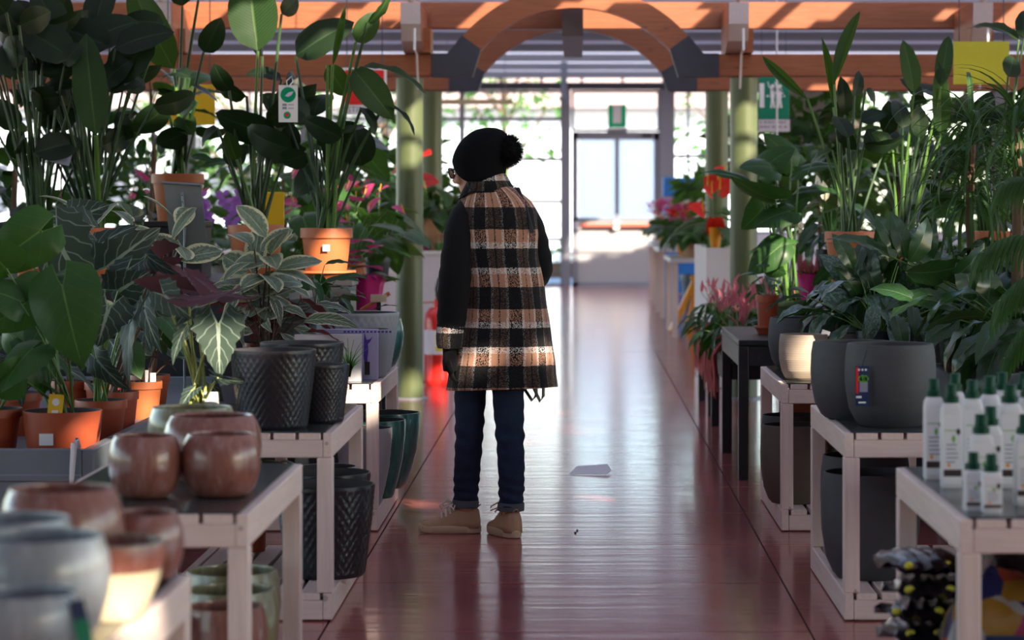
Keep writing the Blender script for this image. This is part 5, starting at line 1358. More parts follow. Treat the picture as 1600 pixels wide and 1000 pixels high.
for (qx, qy) in ((1106, 290), (1122, 282), (1132, 272), (1112, 302), (1125, 296), (1098, 330)):
    A = at(qx, qy, 19.3+rr.uniform(-.1, .3))-Vector(t.location); stem_obj(t, (A.x*.4, A.y, h-.04), A, .004, 'stem', .1, name='flower_stem')
    leaf_obj(t, 'redsp', A, A+Vector((rr.uniform(-.12, .12), -.06, .05)), 1, .3, (0, -1, .5), name='flower'); part('spadix', MB().tube([A, A+Vector((.0, -.03, .09))], [.007, .004], 5), 'yellow', t)
m = MB(); m.lathe([(.03, h-.03), (.04, h+.06), (.055, h+.15)], 14, (-.02, -.80, 0)); part('red_wrap', m, 'wet', t, label='orange wrapped flower at the near end')
for q in range(5):
    a = q*1.25; leaf_obj(t, 'redsp', (-.02, -.80, h+.12), (-.02+.05*math.cos(a), -.82+.03*math.sin(a), h+.22), 1, 0, (0, -1, 0), name='flower')
for j, (d, x0, x1, h) in enumerate(((27.5, .98, 1.9, .82), (32, 1.0, 2.2, .85), (36.5, 1.05, 2.4, .85))):
    o = thing('white_table', 'white flower table on the right, '+('nearest of three' if j == 0 else 'middle of three' if j == 1 else 'farthest of three'), 'table', ((x0+x1)/2, d, 0)); hx = (x1-x0)/2
    bbox('table_top', -hx, hx, -1.0, 1.0, h-.05, h, 'white', o, .004)
    for sx in (-1, 1):
        for sy in (-1, 1): bbox('leg', sx*(hx-.05)-.03, sx*(hx-.05)+.03, sy*.9-.03, sy*.9+.03, 0, h-.05, 'pine_z', o, .002)
    for i in range(4):
        y = d-.75+i*.5; nm = ('first', 'second', 'third', 'fourth')[i]
        flowering(('pink', 'white and pink', 'red', 'deep pink')[(i+j) % 4]+' flowering plant, '+nm+' along the '+('nearest' if j == 0 else 'middle' if j == 1 else 'farthest')+' white table', x0+.22+.1*(i % 2), y, h, .12, .18, ('kraft', 'white', 'wet', 'white')[(i+j) % 4], 16, 7, ('magsp', 'whitesp', 'redsp', 'magsp')[(i+j) % 4], 'anth', 240+10*j+i, pl=(.08, .25), hl=(.14, .22), fl=(.10, .15), fp=(.18, .42), name='potted_flower')
o = thing('blue_crate', 'stack of blue crates by the far right window', 'crate', (gx(1066, 40), 40, 0))
for i in range(3): bbox('crate', -.30, .30, -.2, .2, .8+i*.36 if i else 0.02, 1.1+i*.36, 'bluecrate', o, .01)
for j, (px, d, zc, rx, rz_, n, key, lb) in enumerate(((1092, 34.2, 1.45, .30, .42, 200, 'bgleaf', 'tall leafy shrub right of the far door'), (1245, 24, 1.9, .8, .5, 380, 'anth', 'leafy plant behind the assembly point sign'), (1340, 25.5, 1.7, 1.0, .9, 420, 'bgleaf', 'sunlit leafy plant mass beyond the right strelitzias'), (1440, 28.5, 1.7, 1.0, .9, 420, 'bgleaf', 'leafy plant mass beyond the ponytail palm'), (1560, 31.5, 1.7, 1.0, .9, 380, 'anth', 'leafy plant far back at right edge'))):
    t = thing('indoor_tree', lb, 'plant', (gx(px, d), d, 0))
    pot_part(t, .25, .45, 'nursery'); part('trunk', MB().tube([(0, 0, .38), (.04, 0, .8), (0, 0, zc)], [.03, .025, .012], 7), 'bark', t)
    leaf_cloud(t, key, n, (0, 0, zc), (rx, .6, rz_), (.16, .32), random.Random(280+j))
# raspberry wrapped pot beside the black plinth
o = thing('wrapped_pot', 'raspberry pink wrapped pot with pink flowers beside the black plinth', 'plant', (gx(1272, 14.15), 14.3, .0))
bbox('stand', -.12, .11, -.1, .1, .0, gz(486, 14.3), 'terracotta', o, .003, label='orange stand')
z0 = gz(486, 14.3)
m = MB(); m.lathe([(.055, z0), (.06, z0+.01), (.075, z0+.16), (.09, z0+.21)], 30, disp=lambda a, i, z: 1+.05*math.sin(a*15)); part('wrap', m, 'pinkwrap', o, label='pleated raspberry wrap')
rr = random.Random(5)
for i in range(12):
    A = Vector((rr.uniform(-.06, .06), rr.uniform(-.06, .02), z0+.18)); T = A+Vector((rr.uniform(-.04, .04), rr.uniform(-.04, 0), rr.uniform(.08, .16)))
    leaf_obj(o, 'pinksp', A, T, .9, rr.uniform(-.6, .6), (0, -1, 0), name='flower')
for i in range(5):
    a = i*1.3; leaf_obj(o, 'anth', (0, 0, z0+.18), (math.cos(a)*.1, math.sin(a)*.1, z0+.26))
# ================================================================== SIGNS
def _txt(cu, root, loc, sx, name):
    tmp = bpy.data.objects.new(name, cu); me = bpy.data.meshes.new_from_object(tmp); bpy.data.objects.remove(tmp)
    me.materials.clear(); me.materials.append(cu.materials[0])
    o = bpy.data.objects.new(name, me); link(o, root); o.location = loc; o.rotation_euler = (PI/2, 0, 0); o.scale = (sx, 1, 1)
    return o
def text(root, s, size, loc, mat, name='lettering', align='CENTER', sx=1):
    cu = bpy.data.curves.new(name, 'FONT'); cu.body = s; cu.size = size; cu.align_x = align; cu.extrude = .0006; cu.materials.append(M[mat])
    o = bpy.data.objects.new(name, cu); return _txt(cu, root, loc, sx, name)
    link(o, root); o.location = loc; o.rotation_euler = (PI/2, 0, 0); o.scale = (sx, 1, 1)
    return o
def hung_sign(name, label, x0, y0, x1, y1, d, mat, wires=True, top=ROOF, posts=None):
    s = d/F; o = thing(name, label, 'sign', (gx((x0+x1)/2, d), d, gz((y0+y1)/2, d)))
    hw, hh = (x1-x0)*s/2, (y1-y0)*s/2
    bbox('board', -hw, hw, 0, .012, -hh, hh, mat, o, .002)
    if wires:
        z1 = top-gz((y0+y1)/2, d)
        part('hanging_wire', MB().box(-hw*.8-.003, -hw*.8+.003, .003, .009, hh, z1).box(hw*.8-.003, hw*.8+.003, .003, .009, hh, z1), 'alu_dark', o, False)
    return o, hw, hh
o, hw, hh = hung_sign('yellow_sign', 'amber yellow hanging board behind the left strelitzias', 254, 132, 336, 195, 16.5, 'yellow')
o, hw, hh = hung_sign('lemon_sign', 'lemon yellow board at the upper right in front of the timber beams', 1490, 65, 1577, 132, 15.5, 'lemon')
o, hw, hh = hung_sign('extinguisher_sign', 'white and red fire extinguisher sign partly behind a leaf, left', 535, 106, 604, 179, 17.4, 'card')
m = MB(); m.box(-hw*.88, hw*.88, -.002, -.0005, -hh*.58, hh*.9); part('red_field', m, 'signred', o, False)
m = MB(); m.lathe([(.0, 0)]+[(.022, .002), (.024, .01), (.024, .10), (.014, .115), (.008, .12), (.008, .13)], 16); m.v = [(x, y*.1-.003, z-.06) for x, y, z in m.v]; m.tube([(0, -.003, .075), (.03, -.003, .08), (.038, -.003, .03)], .003, 5)
part('pictogram', m, 'card', o)
text(o, 'ESTINTORE', hh*.36, (0, -.002, -hh*.90), 'greycode')
# amber board low behind the second strelitzia pot
o, hw, hh = hung_sign('yellow_board', 'amber yellow panel standing low behind the second strelitzia', 398, 300, 444, 352, 14.3, 'yellow', wires=False)
part('stake', MB().box(-.01, .01, .013, .022, -gz(326, 14.3)+.97, hh*.5), 'black', o, False)
# assembly point sign
o = thing('assembly_point_sign', 'green assembly point sign with white figures and a white text plate', 'sign', (gx(1209, 20), 20.0, gz(150, 20)))
s = 20/F; hw = 24*s; hh = 36*s
bbox('board', -hw, hw, 0, .012, -hh, hh, 'signgreen', o, .002)
m = MB()
m.box(-hw*.93, -hw*.62, -.002, -.0005, -hh*.5, hh*.55)
m.add([(-hw*.42, -.002, .012), (-hw*.30, -.002, .0), (-hw*.42, -.002, -.012)], [(0, 1, 2)]); m.box(-hw*.5, -hw*.4, -.002, -.0005, -.004, .004)
for fx in (-.08, .38):
    cx = fx*hw
    m.ball((cx, -.002, hh*.42), .016, 10, 6, 0, (1, .1, 1))
    for (a, b, r) in (((0, .30), (0, -.1), .17), ((-.02, -.1), (-.06, -.52), .07), ((.02, -.1), (.08, -.52), .07), ((0, .28), (-.16, .42), .05), ((-.16, .42), (-.2, .62), .04), ((0, .28), (.16, .1), .05)):
        A = Vector((cx+a[0]*hh, -.003, a[1]*hh)); B = Vector((cx+b[0]*hh, -.003, b[1]*hh)); dv = (B-A).normalized(); nn = Vector((-dv.z, 0, dv.x))*r*hh*.55
        m.add([A-nn, B-nn, B+nn, A+nn], [(0, 1, 2, 3)])
m.add([(hw*.72, -.002, .012), (hw*.60, -.002, 0), (hw*.72, -.002, -.012)], [(0, 1, 2)])
part('pictogram', m, 'card', o, False)
pl_ = part('text_plate', MB().box(-hw, hw*1.05, 0, .01, -hh*1.55, -hh*1.02), 'lilac_white', o, False)
m = MB()
for r_ in range(2):
    for q in range(7): m.box(-hw*.9+q*hw*.26, -hw*.9+q*hw*.26+hw*(.2 if (q+r_) % 3 else .12), -.0015, -.0005, -hh*(1.18+.2*r_), -hh*(1.10+.2*r_))
part('plate_print', m, 'greycode', pl_, False)
part('hanging_wire', MB().box(-hw*.8, -hw*.77, .003, .009, hh, ROOF-gz(150, 20)).box(hw*.77, hw*.8, .003, .009, hh, ROOF-gz(150, 20)), 'alu_dark', o, False)
o = thing('white_conduit', 'thin white conduit rising in front of the assembly point sign', 'pipe', (gx(1214, 19.6), 19.6, 0))
part('pipe', MB().tube([(0, 0, .012), (0, 0, ROOF-.12)], .007, 8), 'white', o); part('foot', MB().lathe([(.03, 0), (.03, .012)], 12, cap1=True), 'white', o)
o = thing('partition', 'grey-brown partition panel behind the right column', 'partition', (gx(1266, 25), 25, 0))
bbox('panel', -.30, .30, -.02, .02, 1.75, gz(112, 25)+.1, simple('grey_brown_panel', (.20, .175, .165), .6), o, .003)
for x in (-.28, .28): bbox('post', x-.02, x+.02, -.018, .018, 0, 1.75, 'alu', o, .002)
# hanging care tag on strelitzia
o = thing('hanging_care_tag', 'white hanging care tag with a green round emblem on a strelitzia stem', 'tag', (gx(452, 12.75), 12.70, gz(162, 12.7)))
hw, hh = 15*12.7/F, 29*12.7/F
part('card', MB().box(-hw, hw, 0, .002, -hh, hh), 'card', o, False)
m = MB(); m.disc((0, -.0012, hh*.48), hw*.8, 'Y', 24, 0)
m.box(-hw*.6, -hw*.15, -.0012, -.0004, -hh*.12, hh*.0, 2); m.box(-hw*.6, -hw*.15, -.0012, -.0004, -hh*.30, -hh*.17, 2)
m.box(.0, hw*.6, -.0012, -.0004, -hh*.08, -hh*.04, 1); m.box(.0, hw*.6, -.0012, -.0004, -hh*.27, -hh*.23, 1)
m.disc((-hw*.1, -.0012, -hh*.62), hw*.38, 'Y', 16, 0); m.disc((-hw*.1, -.0020, -hh*.60), hw*.18, 'Y', 12, 3)
m.poly([(-hw*.5, hh*.40), (hw*.1, hh*.62), (hw*.62, hh*.70), (hw*.45, hh*.45), (hw*.05, hh*.30)]); 
part('print', m, ['signgreen_b', 'greycode', 'greycode', 'signred'], o, False)
m = MB(); m.poly([(-hw*.35, hh*.42), (hw*.05, hh*.60), (hw*.55, hh*.66), (hw*.35, hh*.46), (0, hh*.36)]); m.v = [(x, -.0022, z) for x, y, z in m.v]; part('leaf_emblem', m, 'lilac', o, False)
part('strap', MB().tube([(-.005, 0, hh*.92), (-.01, .02, hh*1.25), (.012, .05, hh*1.5), (.02, .03, hh*1.2), (.004, 0, hh*.93)], .003, 5), 'card', o)
o = thing('hanging_care_tag', 'grey care tag lying among the dark stems at left', 'tag', (gx(95, 12.8), 12.80, gz(247, 12.8)))
part('stake', MB().tube([(0, .01, .972-gz(247, 12.8)), (0, .01, -.01)], .004, 5), 'stem_brown', o); part('card', MB().box(-.05, .05, 0, .002, -.03, .03), 'greycode', o, False, rot=(-.3, .25, 0)); part('strap', MB().tube([(-.04, 0, .03), (-.03, .05, .09)], .002, 5), 'card', o)
# grey sign plate on its post, seen from behind
o = thing('sign_plate', 'grey metal sign plate on a post in the rubber plants, seen from behind', 'sign', (gx(286, 10.9), 10.95, LB))
s = 10.9/F; zc = gz(330, 10.9)-LB
pts = [(-34*s, 45*s), (25*s, 40*s), (36*s, -60*s), (-22*s, -60*s)]
m = MB(); m.poly(pts, .004); m.v = [(x, y, z+zc) for x, y, z in m.v]; part('plate', m, 'galv_dark' if 'galv_dark' in M else 'galv', o, False)
m = MB(); m.tube([(-36*s, -.004, zc+45*s), (25*s, -.006, zc+41*s)], .006, 8); part('folded_lip', m, 'galv', o)
m = MB(); m.tube([(0, -.008, 0), (0, -.008, zc-10*s), (-4*s, -.007, zc+30*s)], .006, 8); part('post', m, 'galv', o)
m = MB(); m.ball((-4*s, -.012, zc+26*s), .006, 8, 5); m.ball((-3*s, -.012, zc+16*s), .006, 8, 5); part('bolt', m, 'galv', o)
# twisted white cable tie hanging in front of the bench
o = thing('cable_tie', 'white twisted cord hanging in front of the galvanised bench', 'cord', (gx(107, 8.5), 8.568, .532))
part('strand', MB().tube([(.012, .05, .004), (.010, .02, .028), (.006, -.004, .02), (.0, -.01, -.08), (-.004, -.012, -.16), (-.008, -.01, -.24)], [.008, .010, .011, .009, .005, .003], 6), 'card', o)
part('loop', MB().tube([(-.004, -.012, -.16), (.008, -.012, -.2), (.004, -.01, -.24)], .003, 5), 'card', o)

# ================================================================== BOTTLES
def bottle_mesh(hw, hd, h, cap_r, cap_h, n=24):
    m = MB(); rings = []
    def ring(z, a, b, e):
        r = []
        for j in range(n):
            t = 2*PI*j/n; c, s_ = math.cos(t), math.sin(t)
            r.append((a*abs(c)**e*(1 if c >= 0 else -1), b*abs(s_)**e*(1 if s_ >= 0 else -1), z))
        return r
    hb = h-cap_h
    for z, k, e in ((0, .92, .45), (.006, 1, .4), (hb*.86, 1, .4), (hb*.93, .95, .5), (hb*.975, .78, .7), (hb, .5, 1)): rings.append(ring(z, hw*k, hd*k, e))
    return m.loft(rings)
def bottle(label, px, s, h, hw, seed, group=None, small=False):
    d = F/s; x = gx(px, d)
    t = thing('fertiliser_bottle', label, 'bottle', (x, d, ZT), 0, group)
    cap_h = .046 if not small else .040
    part('body', bottle_mesh(hw, hw*.95, h, 0, cap_h), 'white', t, sharp=50)
    m = MB(); r = hw*.62
    m.lathe([(r*1.18, h-cap_h-.002), (r*1.18, h-cap_h+.014), (r*.88, h-cap_h+.016), (r*.85, h-.002), (r*.78, h)], 28, cap1=True, disp=lambda a, i, z: 1+.02*math.sin(a*22))
    part('cap', m, 'darkgreen', t, label='dark green ribbed cap')
    rr = random.Random(seed); y = -hw*.95-.0012; hb = h-cap_h
    lb = part('label', MB().box(-hw*.86, hw*.86, y+.0002, y+.001, .012, hb*.86), 'card', t, False, label='printed front label')
    m = MB()
    m.box(-hw*.86, hw*.86, y-.0006, y, hb*.14, hb*.22, 1)                    # brown band
    m.box(-hw*.75, hw*.75, y-.0006, y, hb*.67, hb*.68, 0)                     # thin green line
    m.disc((hw*.55, y-.0008, hb*.66), hw*.2, 'Y', 12, 1, hw*.3)
    m.poly([(-hw*.2, 0), (0, hb*.05), (hw*.18, 0), (0, -hb*.06)]); m.v[-4:] = [(px_+hw*.1, y-.0009, z_+hb*.58) for px_, _, z_ in m.v[-4:]]
    for q in range(5): m.box(-hw*.6, hw*(.2+.4*rr.random()), y-.0006, y, hb*(.30+.05*q), hb*(.315+.05*q), 2)
    m.box(-hw*.5, -hw*.2, y-.0006, y, hb*.25, hb*.29, 3)
    part('label_print', m, ['green_text', 'brown_print', 'greycode', 'wet'], lb, False)
    return t
BT = [(1459, 583, .268, .027, 'tall white bottle at the left end of the bottles'), (1486, 602, .268, .027, 'tall white bottle second from the left, front row'), (1519, 588, .268, .027, 'tall white bottle third from the left'),
      (1546, 575, .268, .027, 'tall white bottle fourth from the left, back row'), (1566, 562, .268, .027, 'tall white bottle in the rear row, right'), (1578, 602, .268, .030, 'tall white bottle right of the medium pair'), (1606, 585, .268, .027, 'tall white bottle at the right picture edge'),
      (1492, 566, .268, .027, 'tall white bottle in the back row behind the second'), (1600, 562, .268, .027, 'tall white bottle rear right corner'),
      (1533, 640, .222, .028, 'medium white bottle in front of the tall ones'), (1548, 616, .222, .027, 'medium white bottle just behind the front medium one'), (1602, 640, .222, .028, 'medium white bottle cut by the right picture edge'),
      (1521, 652, .140, .023, 'small white bottle at front, left of the pair'), (1549, 657, .140, .024, 'small white bottle at front, right of the pair')]
for j, (px, s_, h, hw, lb) in enumerate(BT): bottle(lb, px, s_, h, hw, j, 'white fertiliser bottles', h < .2)

# ================================================================== BAGS UNDER THE BOTTLE TABLE
M['bagblack'] = simple('black_glossy_film', (.016, .012, .016), .22, var=.5, nscale=12, bump=1.0, bscale=18)
k = NT('printed_bag'); tc = k.n('TexCoord'); vo = k.n('TexVoronoi'); k.put(vo.inputs['Vector'], tc.outputs['Object']); vo.inputs['Scale'].default_value = 14; vo.inputs['Randomness'].default_value = 1
sp = k.n('SeparateXYZ'); k.put(sp.inputs[0], vo.outputs['Color']); f = k.noise(5, 2)
c = k.ramp(sp.outputs[0], [(0, (.012, .02, .09)), (.34, (.26, .03, .09)), (.46, (.30, .05, .02)), (.58, (.28, .15, .02)), (.68, (.03, .12, .06)), (.82, (.30, .29, .28))], 'CONSTANT')
M['bagprint'] = k.end(k.bsdf(c, .25, normal=k.bump(k.noise(16, 3), .9, .006)))
def pillow(m, cx, cy, cz, lx, ly, lz, rr, rot=None, nu=16, nv=10):
    rings = []
    for i in range(nu+1):
        u = -1+2*i/nu; ring = []
        fu = max(.0, 1-abs(u)**3.2)**.6
        for j in range(nv):
            a = 2*PI*j/nv
            p = Vector((u*lx, math.cos(a)*ly*(.72+.28*fu), math.sin(a)*lz*fu*(1+.12*math.sin(u*7+a*3)) + .006*math.sin(u*17+a*2)))
            if rot: p = rot @ p
            ring.append(p+Vector((cx, cy, cz)))
        rings.append(ring)
    m.loft(rings)
rr = random.Random(9)
bag_pos = [(0, .02, .0), (.03, .0, .1), (-.02, .03, .2), (.01, .02, .3), (.0, .06, .4), (.03, .04, .0)]
xb = .905
zb = ZS
names = ('lowest', 'second', 'third', 'fourth', 'fifth', 'topmost')
for j in range(6):
    o = thing('soil_sachet', 'small black glossy sachet with yellow dots, %s of the stack under the bottle table' % names[j], 'bag', (xb+rr.uniform(-.012, .02), 6.62+rr.uniform(-.03, .03), zb+.031), rr.uniform(-.25, .25), 'black sachets under the bottle table')
    m = MB(); pillow(m, 0, 0, 0, .10, .15, .026, rr); part('film', m, 'bagblack', o)
    m = MB()
    for q in range(2): m.ball((-.07+.09*q+rr.uniform(-.015, .015), -.125+.02*rr.random(), .006+.008*rr.random()), .013, 8, 5, 0, (1, .6, .8))
    part('yellow_dot', m, 'lemon', o, label='yellow printed dots')
    m = MB(); m.add([(-.1, -.10, 0), (-.135, -.12, .02), (-.13, .02, .01), (-.1, .06, 0), (-.14, -.06, -.006)], [(0, 1, 4), (4, 1, 2), (0, 4, 3), (3, 4, 2)]); part('sealed_end', m, 'bagblack', o)
    zb += .061
for j in range(2):
    o = thing('soil_sachet', 'small black glossy sachet behind the stack, %s' % ('lower' if j == 0 else 'upper'), 'bag', (1.03+.03*j, 6.93, ZS+.052+.11*j), .2*j, 'black sachets under the bottle table')
    m = MB(); pillow(m, 0, 0, 0, .10, .16, .045, rr); part('film', m, 'bagblack', o)
    m = MB(); m.ball((-.03, -.13, .01), .014, 8, 5); part('yellow_dot', m, 'lemon', o)
o = thing('potting_mix_bag', 'big colourful printed bag lying under the bottle table', 'bag', (1.11, 6.255, ZS+.195), 0)
m = MB(); pillow(m, 0, 0, 0, .215, .125, .165, rr, None, 26, 20); part('film', m, 'bagprint', o)
part('blue_panel', MB().box(-.13, .17, -.129, -.116, -.07, .03), 'blue_tag', o, False)
text(o, 'COMPLETE', .045, (.02, -.131, -.03), 'card')
o = thing('potting_mix_bag', 'black potting mix bag lying behind the colourful bag', 'bag', (1.25, 6.78, ZS+.225), 0)
m = MB(); pillow(m, 0, 0, 0, .19, .24, .19, rr, None, 22, 16); part('film', m, 'bagblack', o)
m = MB(); m.ball((-.12, -.2, .03), .016, 8, 5); part('yellow_dot', m, 'lemon', o)

# ================================================================== FIRE EXTINGUISHER
d = 19.3; s = d/F
o = thing('fire_extinguisher', 'red fire extinguisher on the floor in front of the white counter', 'fire extinguisher', (gx(682, d), d, 0))
R = 19*s; zt = gz(480, d)
part('cylinder', MB().lathe([(R*.82, 0), (R*.97, .015), (R*1.0, .05), (R*1.0, zt*.82), (R*.9, zt*.92), (R*.6, zt*.985), (R*.30, zt), (R*.28, zt+.03)], 32, cap1=True), 'red', o)
m = MB(); rings = []
for z in (gz(553, d), gz(515, d)): rings.append([(R*1.006*math.cos(a), R*1.006*math.sin(a), z) for a in [PI*1.02+PI*.96*q/18 for q in range(19)]])
m.loft(rings, closed=False, cap0=False, cap1=False); lb = part('label', m, 'card', o, label='white instruction label')
m = MB(); rings = []
for z in (gz(548, d), gz(522, d)): rings.append([(R*1.012*math.cos(a), R*1.012*math.sin(a), z) for a in [PI*1.50+PI*.22*q/6 for q in range(7)]])
m.loft(rings, closed=False, cap0=False, cap1=False); part('yellow_field', m, 'lemon', lb)
m = MB(); m.tube([(0, 0, zt+.0), (0, 0, zt+.06)], .016, 10); m.box(-.008, .05, -.008, .008, zt+.05, zt+.065); m.box(-.01, .055, -.007, .007, zt+.08, zt+.09); part('valve', m, 'red', o)
m = MB(); m.tube([(.01, 0, zt+.05), (-.0, -.02, zt+.14), (.02, -.02, zt+.22), (.05, -.02, zt+.22), (.065, -.02, zt+.12), (.06, -.03, zt-.1), (.075, -.04, zt-.3)], .012, 8); part('hose', m, 'black', o)
part('pin_bar', MB().tube([(-.16, -.0, zt+.03), (0, 0, zt+.04)], .006, 6), 'terracotta', o)
# scrap of paper on the floor
o = thing('paper_scrap', 'torn piece of pale cardboard lying on the aisle floor', 'paper', (gx(920, 12.95), 12.95, 0))
m = MB(); m.add([(-.10, -.09, .002), (.09, -.10, .002), (.095, .10, .034), (-.06, .10, .022), (-.10, -.09, .004), (.09, -.10, .004), (.095, .10, .036), (-.06, .10, .024), (.115, .0, .012), (.115, .0, .015)],
    [(0, 3, 2, 8, 1), (4, 5, 9, 6, 7), (0, 1, 5, 4), (1, 8, 9, 5), (8, 2, 6, 9), (2, 3, 7, 6), (3, 0, 4, 7)]); part('sheet', m, 'card', o, False)
for j, (px, d) in enumerate(((902, 10.63), (899, 10.55))):
    o = thing('leaf_crumb', 'tiny dark crumb on the aisle floor, %s' % ('farther' if j == 0 else 'nearer'), 'crumb', (gx(px, d), d, 0))
    part('crumb', MB().ball((0, 0, .003), .005, 7, 5, 0, (1.2, .8, .6)), 'soil', o)
# ================================================================== PERSON
PX0 = gx(770, 10.5); S_ = 10.5/F
def L(px, py, y=0): return Vector(((px-770)*S_, y, 1.34-(py-325)*S_))
per = thing('person', 'person in black pom-pom beanie and plaid wool coat looking at the left tables', 'person', (PX0, 10.5, 0))
# materials
k = NT('plaid_wool'); u, v = k.uv()
def tri(x, period, phase):
    return k.math('MULTIPLY', k.math('ABSOLUTE', k.math('SUBTRACT', k.math('FRACT', k.math('ADD', k.math('DIVIDE', k.math('SUBTRACT', x, phase), period), .5)), .5)), period)
nz = k.noise(26, 3, .6); wob = k.math('MULTIPLY', k.math('SUBTRACT', nz, .5), .008)
oh = tri(k.math('ADD', v, wob), .323, .975); ov = tri(k.math('ADD', u, wob), .121, -.008)
TAN, WH, BK, GY = (.43, .225, .15), (.62, .60, .59), (.009, .009, .011), (.16, .13, .12)
Hc = k.ramp(k.math('DIVIDE', oh, .1616), [(0, BK), (.275, TAN), (.60, WH), (.755, BK)], 'CONSTANT')
Vc = k.ramp(k.math('DIVIDE', ov, .0606), [(0, (.03, .022, .02)), (.05, TAN), (.40, (.66, .58, .54)), (.56, BK)], 'CONSTANT')
wn = k.n('TexWhiteNoise'); wn.noise_dimensions = '2D'
cmb = k.n('CombineXYZ'); k.put(cmb.inputs[0], k.math('FLOOR', k.math('MULTIPLY', u, 460.0))); k.put(cmb.inputs[1], k.math('FLOOR', k.math('MULTIPLY', v, 420.0))); k.put(wn.inputs[0], cmb.outputs[0])
fine = k.noise(330, 2, .6)
isb = k.math('LESS_THAN', oh, .0445); isb2 = k.math('GREATER_THAN', oh, .122)
bb = k.math('MAXIMUM', isb, isb2)
thr = k.math('MULTIPLY_ADD', bb, .15, .42)
sel = k.math('GREATER_THAN', wn.outputs['Value'], thr)
Vd = k.mix(1.0, Vc, k.mix(bb, (1, 1, 1), (.22, .24, .26)), 'MULTIPLY')
cc = k.mix(sel, Hc, Vd)
fz = k.noise(240, 3, .7)
M['plaid'] = k.end(k.bsdf(cc, .95, 0, .2, k.bump(fz, .5, .004), sheen=.15))
M['wool'] = simple('black_wool', (.008, .008, .010), .95, spec=.15, bump=.5, bscale=160, sheen=.1)
M['knit'] = simple('black_knit', (.005, .005, .007), .95, spec=.12, bump=.6, bscale=110)
M['fur'] = simple('black_fur', (.004, .004, .005), .8, spec=.2)
M['denim'] = simple('dark_denim', (.018, .030, .062), .85, spec=.2, var=.35, nscale=22, bump=.4, bscale=200)
M['denim_in'] = simple('grey_denim_turn_up', (.085, .10, .12), .85, var=.2, nscale=60)
M['suede'] = simple('tan_suede', (.46, .295, .19), .9, spec=.15, var=.18, nscale=14, bump=.3, bscale=150)
M['sole'] = simple('tan_rubber_sole', (.52, .37, .26), .7, var=.1)
M['lace'] = simple('cream_lace', (.66, .60, .50), .8)
M['skin'] = simple('skin', (.62, .31, .22), .5, var=.08, nscale=10)
M['hair'] = simple('dark_brown_hair', (.022, .012, .008), .45, var=.4, nscale=30, mscale=(8, 8, 1))
M['leather'] = simple('black_leather', (.010, .010, .010), .35)
M['eye'] = simple('eye_white', (.75, .72, .70), .2)
def cat(keys, t):
    """smooth interpolation of rows over first column (descending or ascending)"""
    n = len(keys)
    for i in range(n-1):
        a, b = keys[i][0], keys[i+1][0]
        if min(a, b)-1e-9 <= t <= max(a, b)+1e-9:
            f = (t-a)/(b-a); p0 = keys[max(0, i-1)]; p1 = keys[i]; p2 = keys[i+1]; p3 = keys[min(n-1, i+2)]
            return [.5*((2*p1[j])+(-p0[j]+p2[j])*f+(2*p0[j]-5*p1[j]+4*p2[j]-p3[j])*f*f+(-p0[j]+3*p1[j]-3*p2[j]+p3[j])*f**3) for j in range(1, len(p1))]
    return list(keys[-1][1:])
# --- coat body
TK = [(1.445, -.02, .070, .062), (1.415, -.005, .105, .085), (1.375, .008, .142, .108), (1.33, .016, .165, .122), (1.25, .020, .172, .134), (1.143, .026, .166, .138), (1.012, .040, .172, .142), (.88, .042, .188, .150), (.75, .040, .207, .158), (.66, .037, .219, .164), (.600, .036, .228, .168)]
FA = math.radians(155)                                   # the way she faces, seen from above
m = MB(); N = 64; NZ = 46
vs = []; uvs = []; fs = []
for i in range(NZ+1):
    z = 1.445+(.600-1.445)*i/NZ
    cx, a, b = cat(TK, z); t = max(0, (1.2-z)/.6)
    for j in range(N+1):
        th = 2*PI*j/N
        rp = 1+t*(.018*math.sin(th*5+.6)+.012*math.sin(th*8+z*3))+.006*math.sin(z*38+th*2)*(1 if z < 1.3 else .3)
        c, s_ = math.cos(th), math.sin(th)
        x = cx+a*rp*(abs(c)**.92)*(1 if c > 0 else -1); y = .0+b*rp*(abs(s_)**.92)*(1 if s_ > 0 else -1)
        zz = z+(-.018*c*0 if z > .7 else 0) - (.016*math.sin(th)*-1*0) + (.012*c+.010*(-s_))*(-1)*max(0, (.9-z)/.3)*-.6
        vs.append((x, y, zz)); uvs.append(((th-1.5*PI)*.178*(1+.12*t), z+.012*c*max(0, 1.0-z)-(.05 if z > 1.392 else 0)))
for i in range(NZ):
    for j in range(N): fs.append((i*(N+1)+j, (i+1)*(N+1)+j, (i+1)*(N+1)+j+1, i*(N+1)+j+1))
m.add(vs, fs, 0, uvs)
coat = part('coat', m, 'plaid', per, sharp=0, label='black, tan and white plaid wool coat')
sm = coat.modifiers.new('thickness', 'SOLIDIFY'); sm.thickness = .008; sm.offset = -1
# back seam and shoulder yoke line
m = MB(); pts = []
for q in range(15):
    th = 1.5*PI+(-.62+1.24*q/14); cx, a, b = cat(TK, 1.262); c, s_ = math.cos(th), math.sin(th)
    pts.append((cx+a*1.012*c, b*1.016*s_, 1.262))
m.tube(pts, .0016, 4); part('yoke_seam', m, 'wool', coat)
